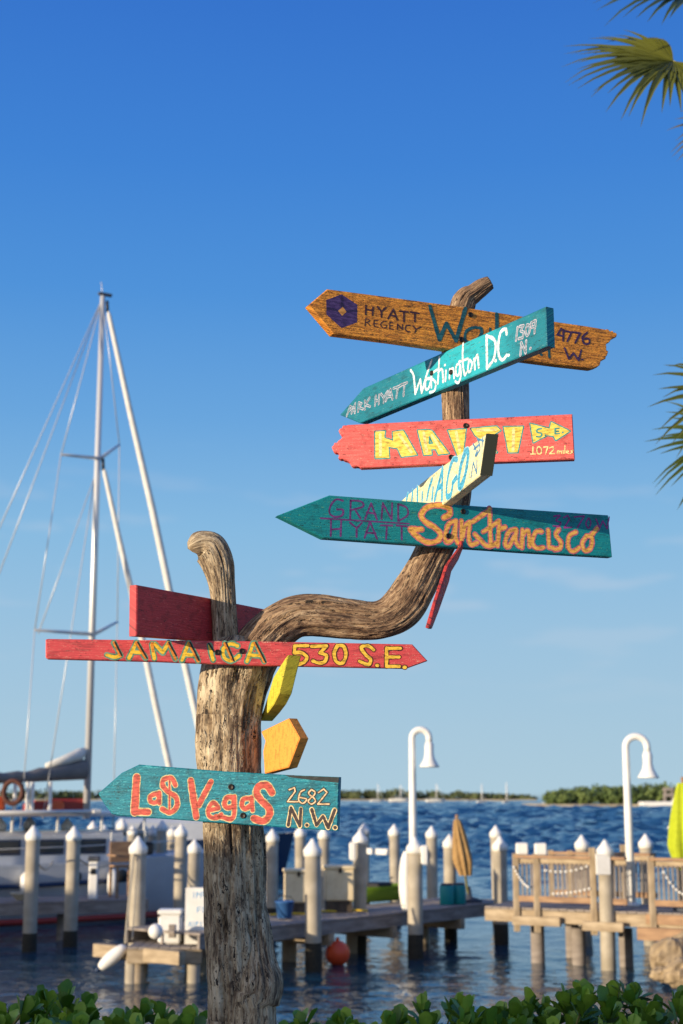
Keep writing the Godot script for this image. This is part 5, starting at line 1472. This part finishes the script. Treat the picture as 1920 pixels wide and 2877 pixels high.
	# the boarding platform's things
	var cool := thing("white_cooler", "white cooler with a grey latch on the boarding platform", "cooler", Vector3(-2.685, 0.748, -24.100) * Vector3(1, 0, 1) + Vector3(-0.02, 0.54, 0.75))
	obj("body", box_mesh(Vector3(0.36, 0.44, 0.30), 0.03), mats.white, cool, Transform3D(Basis.IDENTITY, Vector3(0, 0.22, 0)))
	obj("lid", box_mesh(Vector3(0.38, 0.08, 0.32), 0.025), mats.white, cool, Transform3D(Basis.IDENTITY, Vector3(0, 0.485, 0)))
	obj("latch", box_mesh(Vector3(0.10, 0.20, 0.02), 0.004), mats.grey_wood, cool, Transform3D(Basis.IDENTITY, Vector3(0.04, 0.2, 0.16)))
	var panel := thing("printed_sign_panel", "white sign panel with blue lettering on the boarding platform", "sign", Vector3(-2.210, 0.600, -23.300) * Vector3(1, 0, 1) + Vector3(0, 0.54, 0.1))
	obj("panel", box_mesh(Vector3(0.50, 0.86, 0.03), 0.004), mats.white, panel, Transform3D(Basis.IDENTITY, Vector3(0, 0.43, 0)))
	var blue := coat(srgb(70, 160, 214), 3)
	for q in [[-0.12, 0.70, 0.10, [[12, 0, 0, 0, 0, 90], [12, 0, 45, 0, 45, 90, 90, 60, 45, 45], [12, 0, 110, 0, 110, 90, 160, 80, 160, 40, 110, 45]]], [-0.06, 0.48, 0.1, [[12, 0, 0, 0, 0, 80], [12, 0, 0, 80, 60, 80], [12, 0, 0, 40, 50, 40], [12, 0, 90, 0, 90, 80, 140, 60]]], [-0.19, 0.27, 0.1, [[11, 0, 0, 0, 20, 70, 40, 0], [11, 0, 70, 0, 70, 70], [11, 0, 110, 0, 110, 70, 150, 60, 110, 35], [11, 0, 190, 0, 190, 70], [11, 0, 230, 70, 280, 70], [11, 0, 255, 70, 255, 0]]]]:
		obj("lettering", brush(q[3], 0.0008), blue, panel, Transform3D(Basis.IDENTITY, Vector3(q[0], q[1], 0.016)))
	for x in [-0.2, 0.2]:
		obj("leg", box_mesh(Vector3(0.03, 0.80, 0.03), 0.004), mats.white, panel, Transform3D(Basis.from_euler(Vector3(-0.25, 0, 0)), Vector3(x, 0.40, -0.12)))
	var fen := thing("boat_fender", "white tubular fender hanging beside the boarding platform", "fender", Vector3(-3.557, 0.363, -23.000))
	var tilt := Transform3D(Basis(Vector3.BACK, deg_to_rad(-50.0)), Vector3.ZERO)
	var fp: Array = []
	for i in 17:
		var q := i / 16.0
		fp.append(Vector2(0.105 * pow(sin(clampf(q, 0.0, 1.0) * PI), 0.35) if i > 0 and i < 16 else 0.0, -0.27 + 0.54 * q))
	obj("tube", lathe_mesh(fp, 20), mats.white, fen, tilt)
	obj("end_eye", lathe_mesh([Vector2(0, -0.34), Vector2(0.03, -0.33), Vector2(0.045, -0.25), Vector2(0, -0.24)], 12), mats.navy, fen, tilt)
	tag(rope("mooring_rope", sag(Vector3(-3.364, 0.565, -23.000), Vector3(-3.442, 1.874, -24.250), -0.12, 14), 0.016, mats.rope, null), "pale rope running from the fender up to a pile", "rope")
	tag(rope("mooring_rope", sag(Vector3(-3.270, 0.619, -23.100), Vector3(-3.385, 1.817, -24.230), 0.02, 14), 0.014, mats.rope, null), "pale rope tied down the side of the platform pile", "rope")
	tag(obj("float_ball", lathe_mesh(ball.map(func(p): return Vector2(p.x * 0.55, (p.y - 0.19) * 0.55)), 20), mats.white, null, Transform3D(Basis.IDENTITY, Vector3(-2.858, 0.776, -22.720))), "small white float ball hung on the platform edge", "float")

	for q in [[-8.2, -28.35, 0.3, "white dock pedestal on the side dock with a blue hood"], [-5.0, -29.55, 0.1, "white dock pedestal on the side dock nearest the chair"]]:
		var pd := thing("dock_pedestal", q[3], "pedestal", Vector3(q[0], 0.785, q[1]), q[2])
		obj("body", box_mesh(Vector3(0.18, 0.75, 0.16), 0.02), mats.white, pd, Transform3D(Basis.IDENTITY, Vector3(0, 0.375, 0)))
		obj("hood", box_mesh(Vector3(0.24, 0.10, 0.22), 0.03), mats.blue if q[2] > 0.2 else mats.slate, pd, Transform3D(Basis.IDENTITY, Vector3(0, 0.80, 0)))
		obj("socket", box_mesh(Vector3(0.10, 0.12, 0.02), 0.004), mats.black, pd, Transform3D(Basis.IDENTITY, Vector3(0, 0.55, 0.085)))
	var coil := thing("rope_coil", "coiled pale rope lying on the side dock planks", "rope", Vector3(-6.3, 0.79, -29.1))
	var turns: Array = []
	for i in 90:
		var a3 := i * 0.42
		turns.append(Vector3(cos(a3) * (0.12 + i * 0.0016), 0.02 + 0.0016 * i, sin(a3) * (0.12 + i * 0.0016)))
	obj("coil", tube_mesh(turns, 0.016, 6), mats.rope, coil)
	for q in [[Vector3(-5.757, 1.753, -27.400), Vector3(-6.069, 1.478, -30.800), "slack mooring rope from the side dock pile to the yacht hull"], [Vector3(-5.157, 1.723, -28.200), Vector3(-4.982, 1.466, -32.500), "second mooring rope from the side dock to the yacht's bow"]]:
		tag(rope("mooring_line", sag(q[0], q[1], 0.22, 14), 0.018, mats.rope, null), q[2], "rope")

	# boulders where the bank meets the water
	var spots: Array = [[Vector3(4.608, 0.570, -20.600), Vector3(0.30, 0.30, 0.3)], [Vector3(4.600, 0.462, -20.100), Vector3(0.26, 0.2, 0.25)], [Vector3(4.967, 0.575, -21.000), Vector3(0.4, 0.36, 0.3)], [Vector3(4.387, 0.425, -20.300), Vector3(0.18, 0.10, 0.18)], [Vector3(5.6, 0.2, -18.8), Vector3(0.6, 0.5, 0.5)], [Vector3(5.4, 0.3, -17.4), Vector3(0.5, 0.5, 0.5)], [Vector3(4.9, 0.2, -15.6), Vector3(0.6, 0.5, 0.6)]]
	var names: Array = ["tan boulder nearest the walkway posts, lit by the low sun", "tan boulder beside a half sunken flat stone", "largest tan boulder against the bank by the walkway", "flat stone just above the water at the bank", "rough boulder along the bank behind the hedge, one of several", "rough boulder along the bank behind the hedge, one of several", "rough boulder along the bank behind the hedge, one of several"]
	for i in spots.size():
		boulder(spots[i][0], spots[i][1], i + 2, names[i])

func dock_box(at: Vector3, w: float, h: float, dp: float, label: String) -> void:
	var t := thing("dock_box", label, "storage box", Vector3(at.x, 0.755, at.z), 0.12)
	obj("plinth", box_mesh(Vector3(w * 0.9, 0.20, dp * 0.9), 0.01), mats.dark_wood, t, Transform3D(Basis.IDENTITY, Vector3(0, 0.10, 0)))
	obj("body", box_mesh(Vector3(w, h, dp), 0.02), mats.cream, t, Transform3D(Basis.IDENTITY, Vector3(0, 0.20 + h / 2, 0)))
	obj("lid", box_mesh(Vector3(w + 0.05, 0.06, dp + 0.05), 0.015), mats.cream, t, Transform3D(Basis.IDENTITY, Vector3(0, 0.23 + h, 0)))
	obj("hasp", box_mesh(Vector3(0.05, 0.09, 0.02), 0.004), mats.iron, t, Transform3D(Basis.IDENTITY, Vector3(0, 0.18 + h, dp / 2 + 0.02)))

# ------------------------------------------------------------------ the moored yacht
func build_yacht() -> void:
	var t := thing("sailing_yacht", "white sailing yacht with tall mast and grey covered boom beside the dock", "yacht", Vector3(-11.4, 0, -31.5), deg_to_rad(29.0))
	var inv := t.transform.affine_inverse()
	obj("hull", hull_mesh(10.2, 3.2, 1.30, 0.5, 0.8, 0.85), mats.hull, t)
	obj("rubbing_strake", tube_mesh([Vector3(0.0, 0.86, 1.45), Vector3(2.0, 0.87, 1.58), Vector3(4.5, 0.9, 1.62), Vector3(6.5, 0.95, 1.42), Vector3(8.2, 1.0, 0.95), Vector3(9.6, 1.1, 0.3)], 0.05, 8), mats.navy, t)
	obj("cabin", box_mesh(Vector3(5.6, 0.85, 2.1), 0.12), mats.hull, t, Transform3D(Basis.IDENTITY, Vector3(4.0, 1.62, 0)))
	for i in 5:
		var w := obj("cabin_window", box_mesh(Vector3(0.7, 0.34, 0.03), 0.01), mats.navy, t, Transform3D(Basis.IDENTITY, Vector3(1.9 + i * 1.0, 1.70, 1.065)))
		obj("pane", box_mesh(Vector3(0.6, 0.26, 0.01), 0.0), mats.glass, w, Transform3D(Basis.IDENTITY, Vector3(0, 0, 0.018)))
	obj("coach_roof", box_mesh(Vector3(7.4, 0.10, 2.3), 0.04), mats.hull, t, Transform3D(Basis.IDENTITY, Vector3(4.1, 2.42, 0)))
	for i in 7:
		bar("roof_post", Vector3(0.9 + i * 1.05, 2.02, 1.0), Vector3(0.9 + i * 1.05, 2.40, 1.0), 0.05, 0.05, mats.white, t)
	# the mast and its rigging, given in the world and brought into the yacht's axes
	var foot: Vector3 = inv * Vector3(-5.789, 2.325, -33.000)
	var head: Vector3 = inv * Vector3(-5.829, 14.793, -33.000)
	obj("mast", tube_mesh([foot, foot.lerp(head, 0.5), head], [0.082, 0.078, 0.062], 14), mats.alu, t)
	obj("masthead", box_mesh(Vector3(0.34, 0.07, 0.09), 0.01), mats.slate, t, Transform3D(Basis.IDENTITY, head + Vector3(0.06, 0.05, 0)))
	obj("aerial", tube_mesh([head, head + Vector3(-0.05, 0.35, 0)], 0.012, 6), mats.alu, t)
	for q in [[Vector3(-5.697, 14.464, -33.000), Vector3(-3.335, 4.500, -33.300), Vector3(-2.840, 2.080, -33.400), 0.085], [Vector3(-5.671, 10.513, -33.000), Vector3(-3.968, 3.522, -33.200), Vector3(-3.736, 2.322, -33.200), 0.078]]:
		var f := obj("furled_headsail", tube_mesh([inv * q[0], (inv * q[0]).lerp(inv * q[1], 0.02), (inv * q[0]).lerp(inv * q[1], 0.25), (inv * q[0]).lerp(inv * q[1], 0.5) + Vector3(0.03, 0, 0), (inv * q[0]).lerp(inv * q[1], 0.8), inv * q[1], inv * q[2]], [0.02, q[3] * 0.7, q[3] * 0.85, q[3], q[3], q[3] * 0.95, q[3] * 0.6], 10), mats.sailcloth, t)
		obj("swivel", tube_mesh([inv * q[0] + Vector3(-0.02, 0.2, 0), inv * q[0] + Vector3(0.0, -0.08, 0)], 0.04, 8), mats.black, f)
	var sp: Array = [[Vector3(-5.771, 10.722, -33.000), Vector3(-6.489, 10.575, -32.000)], [Vector3(-5.754, 10.722, -33.000), Vector3(-5.499, 11.354, -34.200)], [Vector3(-5.771, 6.518, -33.000), Vector3(-6.860, 6.467, -31.700)], [Vector3(-5.763, 6.518, -33.000), Vector3(-5.431, 6.959, -34.300)]]
	for q in sp:
		obj("spreader", tube_mesh([inv * q[0], inv * q[1]], [0.045, 0.03], 8), mats.alu, t)
	var lines: Array = [[Vector3(-5.835, 14.720, -33.000), Vector3(-6.489, 10.575, -32.000)], [Vector3(-6.489, 10.575, -32.000), Vector3(-6.860, 6.467, -31.700)], [Vector3(-6.860, 6.467, -31.700), Vector3(-6.985, 2.117, -31.700)], [Vector3(-5.818, 14.720, -33.000), Vector3(-5.499, 11.354, -34.200)], [Vector3(-5.499, 11.354, -34.200), Vector3(-5.431, 6.959, -34.300)], [Vector3(-5.431, 6.959, -34.300), Vector3(-5.380, 2.061, -34.300)], [Vector3(-5.859, 10.313, -33.000), Vector3(-6.820, 6.410, -31.900)], [Vector3(-5.859, 10.313, -33.000), Vector3(-6.556, 2.341, -31.900)], [Vector3(-5.867, 14.628, -33.000), Vector3(-7.669, 7.250, -31.000)], [Vector3(-5.876, 14.628, -33.000), Vector3(-7.721, 8.323, -31.000)]]
	for q in lines:
		rope("shroud", [inv * q[0], inv * q[1]], 0.013, mats.alu, t)
	# boom, covered sail, and the sail's peak at the mast
	var b0: Vector3 = inv * Vector3(-5.823, 3.294, -33.000)
	var b1: Vector3 = inv * Vector3(-8.427, 3.132, -30.600)
	var boom := obj("boom", tube_mesh([b0, b1], 0.06, 10), mats.alu, t)
	var st := begin(true)
	var rows: Array = []
	for i in 21:
		var q := i / 20.0
		var c := b0.lerp(b1, q)
		var up := lerpf(0.46, 0.24, minf(q * 2.2, 1.0)) + 0.02 * sin(q * 40.0)
		var row: Array = []
		for k in 12:
			var a := TAU * k / 12.0
			row.append(c + Vector3(0, 0.03 + up * 0.5 * (1.0 - cos(a)) - 0.13, 0.16 * sin(a) * (1.0 + 0.1 * sin(q * 31.0 + k))))
		rows.append([c, row])
	for i in 20:
		for k in 12:
			var k2 := (k + 1) % 12
			var out: Vector3 = rows[i][1][k] - rows[i][0] - Vector3(0, 0.1, 0)
			tri(st, rows[i][1][k], rows[i][1][k2], rows[i + 1][1][k2], out)
			tri(st, rows[i][1][k], rows[i + 1][1][k2], rows[i + 1][1][k], out)
	obj("sail_cover", done(st), mats.canvas, boom)
	obj("folded_sail", tube_mesh([b0 + Vector3(-0.05, 0.56, 0.0), b0.lerp(b1, 0.06) + Vector3(0, 0.47, 0.03), b0.lerp(b1, 0.16) + Vector3(0, 0.36, 0.03), b0.lerp(b1, 0.30) + Vector3(0, 0.24, 0.02)], [0.07, 0.14, 0.11, 0.06], 10), mats.sailcloth, boom)
	# stanchions, life raft, ring and gear on the roof
	for q in [12, 30, 60, 95, 108, 157]:
		var p: Vector3 = inv * Vector3((q - 960) / 3996.0 * 31.6, 2.47, -31.6)
		bar("stanchion", p, p + Vector3(0, 0.66, 0), 0.07, 0.07, mats.white, t)
	for q in [[205, 33.0, 0.9, 0.30, "red"], [150, 32.4, 0.7, 0.26, "orange"], [120, 32.2, 0.5, 0.22, "red"], [5, 31.4, 0.4, 0.35, "orange"]]:
		var p2: Vector3 = inv * Vector3((q[0] - 960) / 3996.0 * q[1], 2.47 + q[3] * 0.5, -q[1])
		obj("gear_bag", box_mesh(Vector3(q[2], q[3], 0.4), 0.09), mats[q[4]], t, Transform3D(Basis.IDENTITY, p2))
	var ring: Array = []
	for i in 25:
		ring.append(Vector3(cos(TAU * i / 24.0) * 0.20, sin(TAU * i / 24.0) * 0.24, 0))
	obj("life_ring", tube_mesh(ring, 0.055, 10, false), plain(srgb(84, 44, 30), 0.7), t, Transform3D(Basis(Vector3.UP, -0.5), inv * Vector3(-7.071, 2.905, -31.200)))
	for i in 9:
		var bx := 0.6 + i * 0.95
		var bz := 1.50 if bx < 5.6 else 1.50 - (bx - 5.6) * 0.34
		bar("rail_stanchion", Vector3(bx, 1.30 + bx * 0.02, bz), Vector3(bx, 1.92 + bx * 0.02, bz), 0.03, 0.03, mats.alu, t)
	for y in [1.62, 1.92]:
		rope("lifeline", [Vector3(0.6, y, 1.50), Vector3(5.5, y + 0.1, 1.50), Vector3(8.2, y + 0.16, 0.62)], 0.012, mats.alu, t)
	for i in 6:
		obj("porthole", lathe_mesh([Vector2(0, 0.02), Vector2(0.10, 0.02), Vector2(0.13, 0.0), Vector2(0.13, -0.06)], 16), mats.black, t, Transform3D(Basis(Vector3.RIGHT, PI / 2), Vector3(1.0 + i * 1.1, 1.06, 1.585 - 0.03 * absf(i - 2.5))))
	obj("boot_stripe", tube_mesh([Vector3(0.0, 0.12, 1.36), Vector3(2.0, 0.12, 1.50), Vector3(4.5, 0.12, 1.52), Vector3(6.5, 0.13, 1.30), Vector3(8.2, 0.14, 0.84)], 0.07, 8), mats.red, t)
	for q in [[1.6, 0.55], [4.2, 0.6], [6.2, 0.6]]:
		obj("hull_fender", lathe_mesh([Vector2(0, 0.62), Vector2(0.06, 0.58), Vector2(0.12, 0.5), Vector2(0.12, 0.12), Vector2(0.06, 0.02), Vector2(0, 0)], 14), mats.white, t, Transform3D(Basis.IDENTITY, Vector3(q[0], q[1], 1.72)))
	obj("cockpit_cushion", box_mesh(Vector3(1.8, 0.16, 0.5), 0.06), mats.navy, t, Transform3D(Basis.IDENTITY, Vector3(1.3, 1.42, 1.0)))
	for x in [5.4, 6.4, 7.2]:
		obj("deck_locker", box_mesh(Vector3(0.55, 0.3, 0.45), 0.05), mats.white if x < 7.0 else mats.black, t, Transform3D(Basis.IDENTITY, Vector3(x, 1.62, 0.75)))
	obj("bow_rail", tube_mesh([inv * Vector3(-7.490, 2.474, -30.900), inv * Vector3(-5.390, 2.494, -31.900)], 0.045, 8), mats.alu, t)
	obj("rail_end", box_mesh(Vector3(0.20, 0.10, 0.10), 0.03), mats.white, t, Transform3D(Basis.IDENTITY, inv * Vector3(-5.375, 2.494, -31.900)))

	# a second boat further in, and a chair on the dock
	var m := thing("motor_cruiser", "navy hulled motor cruiser berthed beyond the yacht", "motorboat", Vector3(-9.5, 0, -52.0), 0.25)
	obj("hull", hull_mesh(8.0, 2.8, 1.25, 0.5, 0.75, 0.9), mats.navy, m)
	obj("cabin", box_mesh(Vector3(3.4, 0.9, 1.9), 0.15), mats.hull, m, Transform3D(Basis.IDENTITY, Vector3(3.2, 1.6, 0)))
	obj("windscreen", box_mesh(Vector3(1.2, 0.4, 1.7), 0.1), mats.glass, m, Transform3D(Basis.IDENTITY, Vector3(4.2, 2.15, 0)))
	obj("rail", tube_mesh([Vector3(4.5, 1.9, 1.0), Vector3(6.4, 1.95, 0.7), Vector3(7.7, 2.0, 0.0)], 0.03, 8), mats.alu, m)
	var c2 := thing("deck_chair", "orange wooden chair standing on the shaded side dock", "chair", Vector3(-4.481, 0.799, -30.100) * Vector3(1, 0, 1) + Vector3(0, 0.79, 0), 0.5)
	obj("seat", box_mesh(Vector3(0.46, 0.05, 0.46), 0.01), mats.wood, c2, Transform3D(Basis.IDENTITY, Vector3(0, 0.62, 0)))
	var tall := box_mesh(Vector3(0.46, 0.42, 0.04), 0.01)
	obj("backrest", tall, mats.wood, c2, Transform3D(Basis.IDENTITY, Vector3(0, 0.90, -0.22)))
	obj("armrest", box_mesh(Vector3(0.06, 0.04, 0.5), 0.01), mats.wood, c2, Transform3D(Basis.IDENTITY, Vector3(-0.25, 0.84, 0)))
	obj("armrest", box_mesh(Vector3(0.06, 0.04, 0.5), 0.01), mats.wood, c2, Transform3D(Basis.IDENTITY, Vector3(0.25, 0.84, 0)))
	for x in [-0.2, 0.2]:
		for z in [-0.2, 0.2]:
			obj("leg", box_mesh(Vector3(0.05, 0.6, 0.05), 0.006), mats.wood, c2, Transform3D(Basis.IDENTITY, Vector3(x, 0.3, z)))

# ------------------------------------------------------------------ the far shore, moored boats
func build_far() -> void:
	var sand := weathered(srgb(190, 176, 148), srgb(150, 138, 112), 0.95, Vector3.ONE * 0.02, 80)
	struct("far_shore", box_mesh(Vector3(1160, 2.4, 160), 0.6), sand, "low sandy far shore").position = Vector3(-440, 0.1, -1120)
	struct("island", box_mesh(Vector3(120, 1.5, 60), 0.5), sand, "low sandy island").position = Vector3(118, 0.1, -440)
	var crowns: Array = []
	for i in 700:
		var x := rng.randf_range(-1000, 138)
		var px := 960.0 + x / 1060.0 * 3996.0
		var h := 7.6
		if px > 1080.0: h = lerpf(8.2, 4.8, (px - 1080.0) / 340.0)
		if px > 1280.0 and px < 1340.0: h += 1.2
		h *= rng.randf_range(0.7, 1.15)
		crowns.append([Vector3(x, h * 0.55, -1050.0 - rng.randf() * 40.0), Vector3(rng.randf_range(4, 8), h * 0.5, 5)])
	far_wood("far_treeline", "low green treeline along the far shore", crowns, 1.3, 46, Color(0.06, 0.085, 0.03), Color(0.13, 0.15, 0.055))
	crowns = []
	for i in 240:
		var x := rng.randf_range(60, 190)
		var h := lerpf(4.0, 5.8, clampf((x - 62.0) / 14.0, 0, 1)) * rng.randf_range(0.72, 1.12)
		crowns.append([Vector3(x, h * 0.52 + 0.5, -418.0 - rng.randf() * 18.0), Vector3(rng.randf_range(1.8, 3.6), h * 0.5, 2.6)])
	far_wood("island_treeline", "dense green mangroves covering the sandy island", crowns, 0.5, 170, Color(0.06, 0.105, 0.025), Color(0.15, 0.20, 0.05))
	var tw := thing("watch_tower", "pale tower on a white quay in front of the island", "tower", Vector3(92.0, 0, -408.0))
	obj("quay", box_mesh(Vector3(13.0, 2.6, 6.0), 0.2), mats.white, tw, Transform3D(Basis.IDENTITY, Vector3(-1.5, 0.3, 0)))
	for x in [-1.2, 1.2]:
		for z in [-1.2, 1.2]:
			bar("leg", Vector3(x, 1.6, z), Vector3(x * 0.8, 4.6, z * 0.8), 0.35, 0.35, mats.grey_wood, tw)
	obj("cabin", box_mesh(Vector3(2.6, 0.9, 2.6), 0.1), mats.grey_wood, tw, Transform3D(Basis.IDENTITY, Vector3(0, 5.0, 0)))
	obj("brace", box_mesh(Vector3(2.4, 0.9, 2.4), 0.05), mats.grey_wood, tw, Transform3D(Basis.IDENTITY, Vector3(0, 3.4, 0)))
	far_sailboat(Vector3(15.889, 0.107, -800.000) * Vector3(1, 0, 1), 8.0, 10.2, 0.3, "small white sloop moored off the far shore next to the lamp post")
	far_sailboat(Vector3(26.285, 0.107, -800.000) * Vector3(1, 0, 1), 11.5, 9.6, 0.1, "long low white sloop moored off the far shore behind the lamp pole")
	far_sailboat(Vector3(41.837, 0.031, -720.000) * Vector3(1, 0, 1), 10.0, 9.4, 0.2, "white sloop with heavy hull moored alone off the far treeline")
	far_sailboat(Vector3(61.431, 0.031, -720.000) * Vector3(1, 0, 1), 4.4, 0.0, 0.4, "small white motor launch moored off the far treeline")
	far_sailboat(Vector3(63.350, 0.021, -680.000) * Vector3(1, 0, 1), 5.4, 9.0, 0.5, "short white sloop with tall mast next to the motor launch")
	far_sailboat(Vector3(75.686, 0.021, -680.000) * Vector3(1, 0, 1), 4.6, 9.6, 0.7, "white sloop with the tallest mast near the end of the treeline")
	far_sailboat(Vector3(71.884, 0.051, -520.000) * Vector3(1, 0, 1), 5.0, 0.0, 0.2, "white motor launch moored off the tip of the island")
